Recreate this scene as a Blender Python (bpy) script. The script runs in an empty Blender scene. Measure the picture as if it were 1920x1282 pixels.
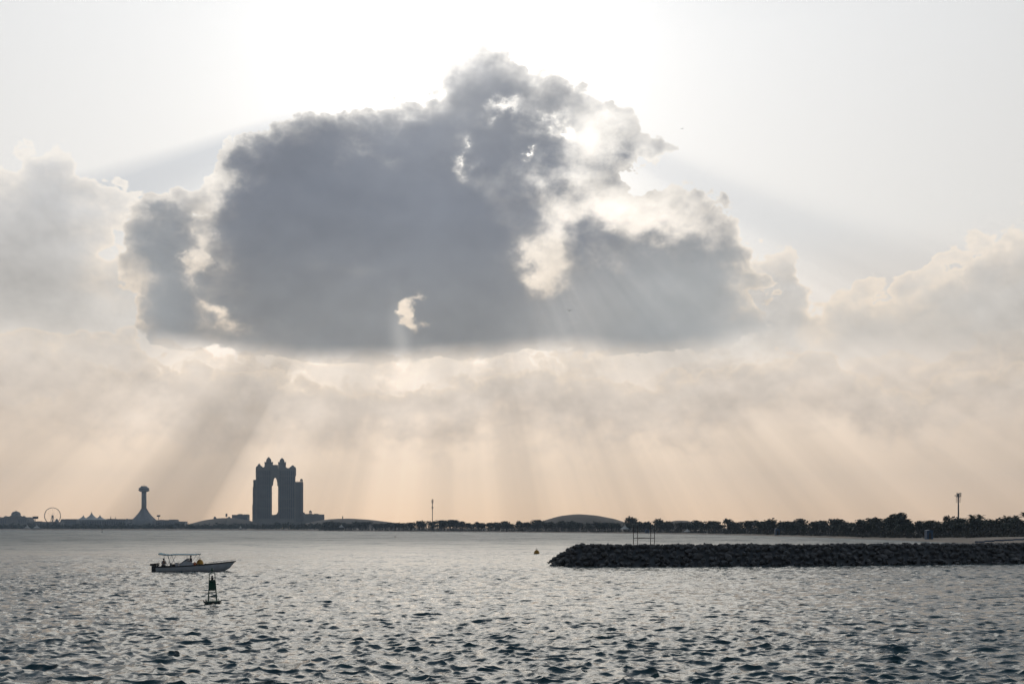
import bpy, bmesh, math, random
import numpy as np
from mathutils import Vector, Matrix, noise as mnoise

R = math.radians
scene = bpy.context.scene
COL = scene.collection

# ------------------------------------------------------------------ camera
CAM_H = 5.0            # eye height above the sea (m)
FPX = 1867.0           # focal length of a 35 mm lens in photo pixels
HOR = 988.0            # photo row of the horizon
cam_d = bpy.data.cameras.new('camera')
cam = bpy.data.objects.new('camera', cam_d)
COL.objects.link(cam)
cam.location = (0, 0, CAM_H)
cam.rotation_euler = (R(90), 0, 0)
cam_d.sensor_width = 36.0
cam_d.lens = 36.0 * FPX / 1920.0
cam_d.shift_y = (HOR - 641.0) / 1920.0
cam_d.clip_start = 0.1
cam_d.clip_end = 40000
scene.camera = cam

def direction(px, py):
    """photo pixel -> (azimuth, elevation) in degrees"""
    x = (px - 960) / FPX; z = (HOR - py) / FPX
    return math.degrees(math.atan2(x, 1.0)), math.degrees(math.atan2(z, math.hypot(1.0, x)))

# ------------------------------------------------------------------ render / view
scene.render.engine = 'CYCLES'
scene.cycles.use_denoising = True
scene.cycles.use_adaptive_sampling = True
scene.cycles.adaptive_threshold = 0.02
scene.cycles.adaptive_min_samples = 6
scene.cycles.max_bounces = 5
scene.cycles.diffuse_bounces = 2
scene.cycles.glossy_bounces = 3
scene.cycles.volume_bounces = 0
scene.cycles.sample_clamp_indirect = 6.0
vs = scene.view_settings
vs.view_transform = 'Standard'; vs.look = 'None'; vs.exposure = 0.0; vs.gamma = 1.0
vs.use_curve_mapping = False

# ------------------------------------------------------------------ sun (veiled by the cloud)
SUN_PX = (850, 88)
SUN_AZ, SUN_EL = direction(*SUN_PX)
sun_d = bpy.data.lights.new('sun', 'SUN')
sun_d.energy = 0.5; sun_d.angle = R(40); sun_d.color = (1.0, 0.92, 0.80)
sun = bpy.data.objects.new('sun', sun_d); COL.objects.link(sun)
sdir = Vector((math.sin(R(SUN_AZ)) * math.cos(R(SUN_EL)), math.cos(R(SUN_AZ)) * math.cos(R(SUN_EL)), math.sin(R(SUN_EL))))
sun.rotation_euler = (-sdir).to_track_quat('-Z', 'Y').to_euler()
sun.location = sdir * 100

# ------------------------------------------------------------------ world: daylight sky with backlit cumulus
world = bpy.data.worlds.new('World'); scene.world = world
world.use_nodes = True
NT = world.node_tree; NT.nodes.clear()
class E:
    """a node socket with arithmetic"""
    def __init__(s, sock): s.s = sock
    def _m(s, op, *a, clamp=False): return fmath(op, s, *a)
    def __add__(s, o): return fmath('ADD', s, o)
    __radd__ = __add__
    def __sub__(s, o): return fmath('SUBTRACT', s, o)
    def __rsub__(s, o): return fmath('SUBTRACT', o, s)
    def __mul__(s, o): return fmath('MULTIPLY', s, o)
    __rmul__ = __mul__
    def __truediv__(s, o): return fmath('DIVIDE', s, o)
    def __rtruediv__(s, o): return fmath('DIVIDE', o, s)
    def __neg__(s): return fmath('MULTIPLY', s, -1.0)
def plug(inp, v):
    if isinstance(v, E): NT.links.new(v.s, inp)
    else: inp.default_value = v
def fmath(op, *a):
    n = NT.nodes.new('ShaderNodeMath'); n.operation = op
    for i, v in enumerate(a): plug(n.inputs[i], v)
    return E(n.outputs[0])
def fmin(a, b): return fmath('MINIMUM', a, b)
def fmax(a, b): return fmath('MAXIMUM', a, b)
def smin(a, b, k): return fmath('SMOOTH_MIN', a, b, k)
def smax(a, b, k): return fmath('SMOOTH_MAX', a, b, k)
def fexp(a): return fmath('EXPONENT', a)
def fabs(a): return fmath('ABSOLUTE', a)
def step(x, a, b, lo=0.0, hi=1.0):
    n = NT.nodes.new('ShaderNodeMapRange'); n.interpolation_type = 'SMOOTHSTEP'
    plug(n.inputs['Value'], x)
    n.inputs['From Min'].default_value = a; n.inputs['From Max'].default_value = b
    n.inputs['To Min'].default_value = lo; n.inputs['To Max'].default_value = hi
    return E(n.outputs['Result'])
def vmath(op, *a):
    n = NT.nodes.new('ShaderNodeVectorMath'); n.operation = op
    for i, v in enumerate(a):
        plug(n.inputs['Scale'] if (op == 'SCALE' and i == 1) else n.inputs[i], v)
    return E(n.outputs['Value'] if op in ('DOT_PRODUCT', 'LENGTH') else n.outputs['Vector'])
def mixc(f, a, b):
    n = NT.nodes.new('ShaderNodeMix'); n.data_type = 'RGBA'; n.clamp_factor = True
    plug(n.inputs[0], f)
    for i, v in ((6, a), (7, b)):
        if isinstance(v, E): NT.links.new(v.s, n.inputs[i])
        else: n.inputs[i].default_value = (*v, 1.0)
    return E(n.outputs[2])
def scalec(c, f): return vmath('SCALE', c, f)
def addc(a, b): return vmath('ADD', a, b)
def mulc(a, b): return vmath('MULTIPLY', a, b)
def fbm(vec, scale, detail=6.0, rough=0.55, lac=2.0, dist=0.0):
    n = NT.nodes.new('ShaderNodeTexNoise'); n.noise_dimensions = '3D'
    plug(n.inputs['Vector'], vec)
    n.inputs['Scale'].default_value = scale; n.inputs['Detail'].default_value = detail
    n.inputs['Roughness'].default_value = rough; n.inputs['Lacunarity'].default_value = lac
    n.inputs['Distortion'].default_value = dist
    return E(n.outputs['Fac'])
def fcurve(x, pts):
    n = NT.nodes.new('ShaderNodeFloatCurve'); c = n.mapping.curves[0]
    pts = sorted(pts)
    c.points[0].location = pts[0]; c.points[1].location = pts[-1]
    for p in pts[1:-1]: c.points.new(*p)
    for p in c.points: p.handle_type = 'AUTO_CLAMPED'
    n.mapping.update()
    plug(n.inputs['Value'], x); n.inputs['Factor'].default_value = 1.0
    return E(n.outputs['Value'])
def cramp(x, stops):
    n = NT.nodes.new('ShaderNodeValToRGB'); r = n.color_ramp; r.interpolation = 'EASE' if False else 'LINEAR'
    r.elements[0].position = stops[0][0]; r.elements[0].color = (*stops[0][1], 1)
    r.elements[1].position = stops[-1][0]; r.elements[1].color = (*stops[-1][1], 1)
    for p, c in stops[1:-1]: e = r.elements.new(p); e.color = (*c, 1)
    plug(n.inputs['Fac'], x); return E(n.outputs['Color'])
def lin(r, g, b):
    return tuple((v / 255 / 12.92 if v <= 10 else ((v / 255 + 0.055) / 1.055) ** 2.4) for v in (r, g, b))

tc = NT.nodes.new('ShaderNodeTexCoord')
DIR = vmath('NORMALIZE', E(tc.outputs['Generated']))
sep = NT.nodes.new('ShaderNodeSeparateXYZ'); plug(sep.inputs[0], DIR)
DX, DY, DZ = (E(sep.outputs[i]) for i in range(3))
AZ = fmath('ARCTAN2', DX, DY) * 57.29578
EL = fmath('ARCSINE', DZ) * 57.29578
ELC = fmax(EL, 0.0)
AZN = (AZ + 40.0) / 80.0                       # azimuth as 0..1 for curves (-40 .. 40 degrees)
COSS = vmath('DOT_PRODUCT', DIR, tuple(sdir))
THETA = fmath('ARCCOSINE', fmin(COSS, 0.999999)) * 57.29578   # angle from the sun
PHI = fmath('ARCTAN2', (AZ - SUN_AZ) * math.cos(R(SUN_EL * .6)), SUN_EL - EL) * 57.29578  # direction round the sun, 0 = down

# noise fields (direction space; flattened a little towards the horizon)
NV = vmath('MULTIPLY', DIR, (1.0, 1.0, 1.35))
def nv(off): return vmath('ADD', NV, off)
n_a = fbm(NV, 11.0, 9.0, 0.61)
n_b = fbm(nv((3.1, 1.7, 5.3)), 16.0, 8.0, 0.60)
n_a2 = fbm(vmath('ADD', NV, tuple((Vector((-0.1, 0.0, 0.95)) * 0.022))), 11.0, 9.0, 0.61)
relief = (n_a - n_a2)
n_c = fbm(nv((7.3, 4.1, 2.2)), 6.0, 3.0, 0.5)
puff = fabs(fbm(nv((1.2, 9.1, 0.4)), 26.0, 3.0, 0.5) - 0.5) * 3.2 - 0.35          # cauliflower lumps
def fbm_vec(vec, scale, detail, rough):
    n = NT.nodes.new('ShaderNodeTexNoise'); plug(n.inputs['Vector'], vec)
    n.inputs['Scale'].default_value = scale; n.inputs['Detail'].default_value = detail; n.inputs['Roughness'].default_value = rough
    return vmath('SUBTRACT', E(n.outputs['Color']), (0.5, 0.5, 0.5))
wv = NT.nodes.new('ShaderNodeSeparateXYZ'); plug(wv.inputs[0], fbm_vec(nv((4.4, 0.7, 6.1)), 24.0, 7.0, 0.60))
WX, WY = E(wv.outputs[0]), E(wv.outputs[1])
AZR = AZ + WX * 3.2; ELR = EL + WY * 2.8       # ragged coordinates for the outlines of the clouds
AZW = (AZ + WX * 3.0 + 40.0) / 80.0

def blob(px, py, rx, ry, rot=0.0, ragged=False):
    """soft elliptical bump, 1 at the centre and 0 from the rim"""
    a0, e0 = direction(px, py)
    k = math.cos(R(a0)); sx = rx / FPX * 57.3 * k * k; sy = ry / FPX * 57.3 * k
    da, de = (AZ + WX * 4.6 - a0, EL + WY * 4.6 - e0) if ragged else (AZ - a0, EL - e0)
    if rot:
        c, s = math.cos(R(rot)), math.sin(R(rot))
        da, de = da * c + de * s, de * c - da * s
    q = (da / sx) * (da / sx) + (de / sy) * (de / sy)
    return fexp(-q)
def lobe(px, py, rx, ry):
    """pseudo distance (degrees) inside an ellipse"""
    a0, e0 = direction(px, py); k = math.cos(R(a0)); sx = rx / FPX * 57.3 * k * k; sy = ry / FPX * 57.3 * k
    da, de = (AZR - a0) * (1 / sx), (ELR - e0) * (1 / sy)
    return (1.0 - fmath('SQRT', da * da + de * de)) * min(sx, sy)
def row_curve(pts, emax=34.0):
    """elevation (degrees) as a function of azimuth through photo points"""
    P = []
    for px, py in pts:
        a, e = direction(px, py); P.append(((a + 40) / 80, min(max(e / emax, 0), 1)))
    P = [(0.0, P[0][1])] + P + [(1.0, P[-1][1])] if P[0][0] > 0 else P
    return fcurve(AZW, P) * emax

# ---- clear air: Nishita daylight veiled by bright haze
sky = NT.nodes.new('ShaderNodeTexSky'); sky.sky_type = 'NISHITA'; sky.sun_disc = False
sky.sun_elevation = R(SUN_EL); sky.sun_rotation = R(SUN_AZ)
sky.air_density = 1.0; sky.dust_density = 1.0; sky.ozone_density = 1.0
NISH = scalec(E(sky.outputs[0]), 0.10 * 0.06)
HAZE = cramp(ELC / 60.0, [(0.0, lin(231, 201, 172)), (2.0/60, lin(232, 206, 181)), (5.0/60, lin(232, 211, 190)), (10.0/60, lin(228, 217, 205)),
                         (16.0/60, lin(225, 222, 217)), (26.0/60, lin(222, 222, 221)), (1.0, lin(132, 152, 172))])
GLOW = 0.10 + 1.03 * fexp((THETA / 75.0) * (THETA / -75.0)) + 0.36 * fexp(THETA / -13.0) + 2.4 * fexp((THETA / -2.8) )
HAZE = mixc(step(THETA, 45.0, 105.0) * 0.9, HAZE, lin(150, 170, 196))      # away from the sun the sky is bluer
base = addc(scalec(HAZE, GLOW), NISH)

# ---- shafts of light and shade fanning out from the sun
def phi(px, py):
    a, e = direction(px, py)
    return math.degrees(math.atan2((a - SUN_AZ) * math.cos(R(SUN_EL * .6)), SUN_EL - e))
rays = [(-180, .5), (-88, .5), (phi(250, 290), .50), (phi(250, 335), .30), (phi(250, 385), .34), (phi(100, 620), .5),
        (phi(110, 850), .52), (phi(160, 900), .66), (phi(230, 880), .62), (phi(330, 930), .30), (phi(395, 930), .28), (phi(440, 900), .42),
        (phi(520, 830), .64), (phi(590, 820), .60), (phi(640, 820), .48), (phi(700, 820), .54), (phi(770, 820), .66),
        (phi(830, 820), .52), (phi(900, 820), .56), (phi(960, 820), .42), (phi(1040, 820), .54), (phi(1120, 820), .44), (phi(1240, 820), .55),
        (phi(1400, 820), .46), (phi(1600, 820), .55), (phi(1700, 700), .5), (phi(1640, 560), .44), (phi(1560, 470), .38), (phi(1560, 430), .40), (phi(1600, 360), .5), (88, .5), (180, .5)]
RAY = (fcurve((PHI + 180.0) / 360.0, [((p + 180) / 360, v) for p, v in rays]) - 0.5)
rn = NT.nodes.new('ShaderNodeTexNoise'); rn.noise_dimensions = '1D'
plug(rn.inputs['W'], PHI); rn.inputs['Scale'].default_value = 0.34; rn.inputs['Detail'].default_value = 3.0
RAYF = (E(rn.outputs['Fac']) - 0.5)
raymask = step(THETA, 6.0, 13.0) * step(THETA, 60.0, 34.0)
# ---- helper: one layer of cloud over what is behind it
def layer(behind, D, rim, core, soft, depth, opac=1.0, fade=None):
    a = step(D, 0.0, soft) * opac
    if fade is not None: a = a * fade
    t = 1.0 - fexp(fmax(D, 0.0) / -depth)
    return mixc(a, behind, mixc(t, rim, core))

RIMK = 0.94 + 0.70 * fexp(THETA / -7.0)                           # edges glow towards the sun
warmE = step(EL, 22.0, 7.0)
RIMC = scalec(mixc(warmE, lin(255, 250, 242), lin(246, 226, 202)), RIMK)

# low hazy banks, far to near
col = base
for k, (py, amp, off, body, op) in enumerate([
        (735, 5.2, (2.2, 0.3, 8.8), (228, 211, 193), .60),
        (690, 5.6, (5.2, 6.3, 1.8), (226, 212, 197), .55),
        (655, 6.0, (8.2, 2.3, 4.8), (218, 209, 199), .50)]):
    e0 = direction(960, py)[1]
    nk = fbm(nv(off), 14.0, 8.0, 0.56) - 0.5
    big = fbm(nv((off[1], off[2], off[0])), 5.0, 1.0, .5) - 0.5
    D = (e0 - ELR) + nk * amp + big * 6.0 + puff * 2.2
    fade = step(D, 5.2, 0.8) * step(EL, 1.5, 5.5)
    rim = scalec(mixc(0.2, RIMC, HAZE), 1.12)
    bodyc = scalec(mixc(0.4, lin(*body), HAZE), 0.96 + relief * 1.0)
    col = layer(col, D, rim, bodyc, 0.30, 0.62, op, fade)

rayd = raymask * (RAY * 1.15 + RAYF * 0.22 * step(EL, 17.0, 12.0))
upper = step(EL, 12.0, 17.0)
col = mulc(col, addc(scalec(mixc(upper, (1.0, 1.0, 1.0), (1.12, 1.0, 0.82)), rayd), (1.0, 1.0, 1.0)))
# ---- mid layer: clouds at the left and right of the big one
midtop = row_curve([(-500, 420), (-300, 330), (-100, 300), (0, 285), (60, 262), (110, 250), (150, 300), (200, 320), (240, 345), (270, 385), (285, 430),
                    (300, 600), (420, 640), (700, 660), (1100, 660), (1300, 560), (1380, 500), (1430, 460), (1485, 448), (1505, 520), (1530, 570), (1570, 545), (1640, 525),
                    (1720, 515), (1790, 490), (1840, 450), (1900, 425), (2000, 400), (2200, 470), (2500, 430)])
holeL = blob(190, 505, 110, 75, 35) * 3.4 + blob(215, 585, 70, 50) * 2.6
D = (midtop - ELR) + (n_b - 0.5) * 4.6 + puff * 1.3 - holeL
bodyM = scalec(mixc(step(EL, 20.0, 9.0), lin(196, 197, 199), lin(203, 198, 191)), (0.58 + 0.44 * GLOW) * (1.0 - 0.20 * blob(50, 510, 130, 120) - 0.10 * blob(1720, 620, 220, 50)))
bodyM = scalec(bodyM, 1.0 + (n_c - 0.5) * 0.5 + (n_b - 0.5) * 0.3 + relief * 0.9)
fadeM = step(EL, 8.0, 11.5)
col = layer(col, D, scalec(RIMC, 1.06), bodyM, 0.22, 1.25, 0.96, fadeM)

# ---- a nearer row of low cumulus heads
heads = row_curve([(-400, 640), (0, 640), (110, 616), (170, 602), (230, 610), (275, 648), (320, 672), (480, 690), (600, 705), (760, 715), (860, 705), (910, 688), (1000, 674), (1080, 692), (1180, 704), (1300, 694), (1440, 672),
                   (1500, 652), (1532, 632), (1560, 642), (1590, 692), (1640, 712), (1700, 706), (1735, 728), (1765, 700), (1830, 676), (1920, 668), (2300, 660)])
D = (heads - ELR) + (n_b - 0.5) * 2.6 + puff * 1.2
bodyH = scalec(mixc(0.45, lin(214, 206, 197), HAZE), 0.93 + relief * 1.1)
col = layer(col, D, scalec(RIMC, 1.05), bodyH, 0.22, 0.42, 0.62, step(D, 3.8, 0.6))

# ---- the big dark cumulus
LOBES = [(700, 450, 330, 235), (580, 440, 185, 172), (920, 240, 120, 140), (928, 205, 90, 104), (1030, 245, 115, 92), (870, 230, 75, 72), (830, 290, 190, 110), (478, 415, 98, 140), (650, 335, 170, 105), (388, 500, 55, 120), (305, 470, 88, 104), (330, 575, 78, 110),
         (1010, 330, 125, 150), (1115, 290, 125, 92), (1215, 272, 62, 34), (1150, 480, 130, 128), (1265, 465, 140, 118), (1325, 545, 108, 106), (1395, 525, 46, 60), (760, 575, 470, 130), (1150, 590, 300, 110)]
body = lobe(*LOBES[0])
for L_ in LOBES[1:]: body = smax(body, lobe(*L_), 0.7)
bot = row_curve([(-200, 640), (150, 640), (290, 655), (400, 664), (560, 677), (680, 684), (760, 682), (900, 670), (1000, 661), (1080, 662), (1160, 671),
                 (1240, 667), (1320, 652), (1420, 625), (1520, 590), (2100, 560)])
def rag(*a): return blob(*a, ragged=True)
holes = rag(934, 210, 20, 9) * 2.4 + rag(1052, 236, 34, 18, -20) * 2.8 + rag(880, 300, 8, 12) * 3.0 + rag(982, 297, 8, 7) * 2.2 + rag(1235, 322, 60, 16) * 3.2
D = fmin(smin(body, (EL + WY * 1.3 - bot) * 1.5, 0.25), 2.3)
edge = ((n_a - 0.5) * 1.3 + (n_b - 0.5) * 1.2 + puff * 0.9) * (1.0 + step(AZ, 8.0, 14.0) * 1.3)
edgek = fmax(step(EL - bot, 0.3, 2.5, 0.22, 1.0), step(AZ, 6.0, 13.0) * 0.75)
D0 = D + edge * edgek - holes * (0.80 + (n_b - 0.5) * 2.0)
# where it is thin the light comes through
thin = (rag(1190, 395, 180, 46, -12) * 2.0 + rag(1150, 268, 110, 54, -25) * 2.1 + rag(1065, 400, 52, 80) * 1.4 + rag(690, 292, 50, 24) * 0.85 + rag(415, 320, 26, 90, -25) * 0.9
        + rag(1410, 510, 50, 100) * 0.5 + rag(250, 540, 26, 100) * 0.6 + rag(300, 385, 60, 22) * 0.5 + rag(392, 420, 12, 70) * 0.8 + rag(1100, 480, 60, 26) * 1.0
        + rag(1028, 503, 34, 42, -15) * 2.9 + rag(776, 592, 14, 32, -30) * 3.2 + rag(370, 470, 15, 50, -10) * 2.0 + rag(412, 588, 36, 15, -25) * 2.0 + rag(880, 300, 20, 24) * 1.0 + rag(940, 212, 44, 16) * 1.0 + rag(640, 520, 70, 20) * 0.35)
TAU = fmax(D0, 0.0) * fexp(-(thin * (0.80 + (n_b - 0.5) * 4.0)) * 1.8)
coreC = mixc(step(EL, 19.0, 10.0), lin(126, 131, 141), lin(142, 143, 144))
coreC = mixc(blob(1290, 560, 170, 120) * 0.55, coreC, lin(170, 174, 175))
coreC = mixc(blob(1430, 570, 90, 120) * 0.8, coreC, lin(196, 195, 192))
coreC = mixc(blob(290, 500, 90, 190) * 0.55, coreC, lin(172, 175, 177))
coreC = scalec(coreC, 1.0 + (n_c - 0.5) * 0.55 + relief * 0.42)
shaft = raymask * (blob(1080, 590, 90, 110, -25) * (0.34 + RAYF * 0.3) + blob(752, 640, 16, 60, 8) * 0.35 + blob(1250, 540, 130, 100, -35) * (0.20 + RAYF * 0.18))
coreC = addc(coreC, scalec(mixc(0.0, lin(225, 218, 208), (1, 1, 1)), fmax(shaft, 0.0) * 0.55))
rimB = scalec(RIMC, 0.97 + relief * 1.3 + (n_b - 0.5) * 0.35)
alpha = step(D0, 0.0, 0.17) * fmax(step(EL - bot + (n_a - 0.5) * 1.2, -0.45, 1.2), 0.0)
tone = 1.0 - fexp(-TAU / (0.36 + 0.40 * fexp(THETA / -5.0)))
rimD = mixc(step(EL - bot, 1.6, 0.2), rimB, coreC)
col = mixc(alpha, col, mixc(tone, rimD, coreC))
# glare of the sun veil spilling over the cloud's upper edge
col = addc(col, scalec(mixc(0.0, (1.0, 0.98, 0.95), (1, 1, 1)), 0.30 * fexp(THETA / -2.4)))

bg = NT.nodes.new('ShaderNodeBackground'); bg.inputs['Strength'].default_value = 0.10
plug(bg.inputs['Color'], scalec(col, 10.0))
out = NT.nodes.new('ShaderNodeOutputWorld'); NT.links.new(bg.outputs[0], out.inputs['Surface'])
world.cycles.sampling_method = 'MANUAL'; world.cycles.sample_map_resolution = 1024

# ================================================================== helpers
rng = random.Random(7)
nrng = np.random.default_rng(11)

def tag(o, label=None, cat=None, group=None, kind=None):
    if label: o['label'] = label
    if cat: o['category'] = cat
    if group: o['group'] = group
    if kind: o['kind'] = kind
    return o
def link(name, data, parent=None, mat=None):
    o = bpy.data.objects.new(name, data); COL.objects.link(o)
    if parent is not None: o.parent = parent
    if mat is not None and data is not None and not data.materials: data.materials.append(mat)
    return o
def thing(name, loc, label, cat, group=None, rz=0.0):
    o = link(name, None); o.empty_display_size = 0.2
    o.location = loc; o.rotation_euler = (0, 0, rz)
    return tag(o, label, cat, group)
def at(px, py, d):
    """the place a photo pixel shows, d metres out"""
    return Vector(((px - 960) / FPX * d, d, CAM_H - (py - HOR) / FPX * d))

class MB:
    """collects vertices and faces for one mesh"""
    def __init__(s): s.v = []; s.f = []
    def add(s, vs_, fs):
        b = len(s.v); s.v += [tuple(v) for v in vs_]; s.f += [tuple(i + b for i in f) for f in fs]; return s
    def box(s, x0, x1, y0, y1, z0, z1):
        return s.add([(x, y, z) for z in (z0, z1) for y in (y0, y1) for x in (x0, x1)],
                     [(0, 2, 3, 1), (4, 5, 7, 6), (0, 1, 5, 4), (2, 6, 7, 3), (0, 4, 6, 2), (1, 3, 7, 5)])
    def tube(s, p0, p1, r0, r1=None, n=8):
        r1 = r0 if r1 is None else r1
        p0, p1 = Vector(p0), Vector(p1); d = (p1 - p0).normalized()
        a = d.orthogonal().normalized(); b = d.cross(a)
        vs_ = [p + (a * math.cos(t) + b * math.sin(t)) * r for p, r in ((p0, r0), (p1, r1)) for t in [2 * math.pi * i / n for i in range(n)]]
        fs = [(i, (i + 1) % n, n + (i + 1) % n, n + i) for i in range(n)] + [tuple(range(n - 1, -1, -1)), tuple(range(n, 2 * n))]
        return s.add(vs_, fs)
    def path(s, pts, r, n=6):
        for a, b in zip(pts, pts[1:]): s.tube(a, b, r, r, n)
        return s
    def lathe(s, prof, n=24, c=(0, 0), sq=1.0):
        m = len(prof)
        vs_ = [(c[0] + r * math.cos(2 * math.pi * i / n), c[1] + r * sq * math.sin(2 * math.pi * i / n), z) for r, z in prof for i in range(n)]
        fs = [(j * n + i, j * n + (i + 1) % n, (j + 1) * n + (i + 1) % n, (j + 1) * n + i) for j in range(m - 1) for i in range(n)]
        fs += [tuple(range(n - 1, -1, -1)), tuple(range((m - 1) * n, m * n))]
        return s.add(vs_, fs)
    def prism(s, poly, y0, y1):
        """polygon in x,z pushed from y0 to y1"""
        n = len(poly)
        vs_ = [(x, y0, z) for x, z in poly] + [(x, y1, z) for x, z in poly]
        fs = [tuple(range(n)), tuple(range(2 * n - 1, n - 1, -1))] + [(i, n + i, n + (i + 1) % n, (i + 1) % n) for i in range(n)]
        return s.add(vs_, fs)
    def mesh(s, name, smooth=False):
        me = bpy.data.meshes.new(name); me.from_pydata(s.v, [], s.f)
        bm = bmesh.new(); bm.from_mesh(me); bmesh.ops.recalc_face_normals(bm, faces=bm.faces); bm.to_mesh(me); bm.free()
        if smooth: me.shade_smooth()
        return me
    def build(s, name, mat, parent=None, smooth=False):
        return link(name, s.mesh(name, smooth), parent, mat)

def material(name, col, rough=0.8, var=0.25, scale=3.0, metal=0.0, bump=0.0, bscale=None, spec=0.5, detail=6.0):
    m = bpy.data.materials.new(name); m.use_nodes = True
    nt = m.node_tree; b = nt.nodes['Principled BSDF']
    tcn = nt.nodes.new('ShaderNodeTexCoord'); nz = nt.nodes.new('ShaderNodeTexNoise')
    nz.inputs['Scale'].default_value = scale; nz.inputs['Detail'].default_value = detail
    nt.links.new(tcn.outputs['Object'], nz.inputs['Vector'])
    rp_ = nt.nodes.new('ShaderNodeValToRGB')
    rp_.color_ramp.elements[0].position = 0.3; rp_.color_ramp.elements[1].position = 0.7
    rp_.color_ramp.elements[0].color = (*[c * (1 - var) for c in col], 1)
    rp_.color_ramp.elements[1].color = (*[min(c * (1 + var), 1) for c in col], 1)
    nt.links.new(nz.outputs['Fac'], rp_.inputs['Fac']); nt.links.new(rp_.outputs['Color'], b.inputs['Base Color'])
    b.inputs['Roughness'].default_value = rough; b.inputs['Metallic'].default_value = metal
    b.inputs['Specular IOR Level'].default_value = spec
    if bump:
        nb = nt.nodes.new('ShaderNodeTexNoise'); nb.inputs['Scale'].default_value = bscale or scale * 3; nb.inputs['Detail'].default_value = 5
        nt.links.new(tcn.outputs['Object'], nb.inputs['Vector'])
        bp = nt.nodes.new('ShaderNodeBump'); bp.inputs['Strength'].default_value = bump; bp.inputs['Distance'].default_value = 0.1
        nt.links.new(nb.outputs['Fac'], bp.inputs['Height']); nt.links.new(bp.outputs['Normal'], b.inputs['Normal'])
    return m
M = {}
M['stone'] = material('pale_limestone', (0.27, 0.26, 0.24), 0.85, 0.15, 0.05)
M['stone_dark'] = material('window_glass_strip', (0.10, 0.11, 0.13), 0.4, 0.2, 0.1)
M['concrete'] = material('grey_concrete', (0.28, 0.28, 0.28), 0.85, 0.15, 0.08)
M['canvas'] = material('white_canvas', (0.55, 0.54, 0.50), 0.8, 0.1, 0.5)
M['steel'] = material('grey_painted_steel', (0.20, 0.21, 0.22), 0.5, 0.15, 2.0, 0.3)
M['darksteel'] = material('rusty_dark_steel', (0.06, 0.055, 0.05), 0.7, 0.4, 6.0, 0.3)
M['rock'] = material('grey_armour_rock', (0.10, 0.098, 0.095), 0.85, 0.45, 0.9, bump=0.6, bscale=5.0)
M['rock_wet'] = material('wet_dark_rock', (0.035, 0.035, 0.034), 0.5, 0.4, 1.2, bump=0.5, bscale=5.0)
M['bark'] = material('brown_bark', (0.10, 0.075, 0.055), 0.9, 0.3, 4.0)
M['leaf'] = material('dark_green_leaves', (0.030, 0.042, 0.022), 0.7, 0.35, 0.6)
M['leaf2'] = material('olive_green_leaves', (0.038, 0.045, 0.025), 0.7, 0.35, 0.6)
M['palm'] = material('palm_green', (0.045, 0.062, 0.032), 0.6, 0.3, 0.6)
M['scrub'] = material('dry_scrub', (0.045, 0.042, 0.030), 0.85, 0.4, 0.3)
M['hull'] = material('white_gelcoat', (0.62, 0.64, 0.66), 0.35, 0.10, 1.5)
M['rail'] = material('black_rubber', (0.02, 0.02, 0.022), 0.6, 0.2, 4.0)
M['engine'] = material('black_engine_paint', (0.018, 0.02, 0.024), 0.3, 0.2, 4.0)
M['bimini'] = material('teal_canvas', (0.20, 0.34, 0.38), 0.8, 0.15, 3.0)
M['chrome'] = material('stainless_tube', (0.45, 0.46, 0.47), 0.3, 0.1, 3.0, 0.8)
M['perspex'] = material('tinted_windscreen', (0.45, 0.48, 0.50), 0.15, 0.1, 2.0)
M['yellow'] = material('yellow_plastic', (0.52, 0.26, 0.015), 0.5, 0.2, 2.5)
M['orange'] = material('orange_plastic', (0.70, 0.16, 0.03), 0.5, 0.2, 3.0)
M['green'] = material('green_buoy_paint', (0.010, 0.085, 0.05), 0.5, 0.3, 3.0)
M['blue'] = material('blue_painted_panel', (0.010, 0.055, 0.13), 0.5, 0.2, 1.0)
M['skin'] = material('skin', (0.28, 0.16, 0.10), 0.6, 0.1, 8.0)
M['shirt_white'] = material('white_cotton', (0.60, 0.60, 0.62), 0.9, 0.1, 8.0)
M['shirt_navy'] = material('navy_cotton', (0.025, 0.03, 0.05), 0.9, 0.2, 8.0)
M['trouser'] = material('dark_trousers', (0.03, 0.03, 0.035), 0.9, 0.2, 8.0)
M['hair'] = material('black_hair', (0.012, 0.010, 0.009), 0.5, 0.2, 10.0)
M['bird'] = material('dark_feathers', (0.04, 0.04, 0.042), 0.8, 0.3, 8.0)
M['gullwhite'] = material('grey_feathers', (0.12, 0.12, 0.12), 0.8, 0.2, 8.0)

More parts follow.
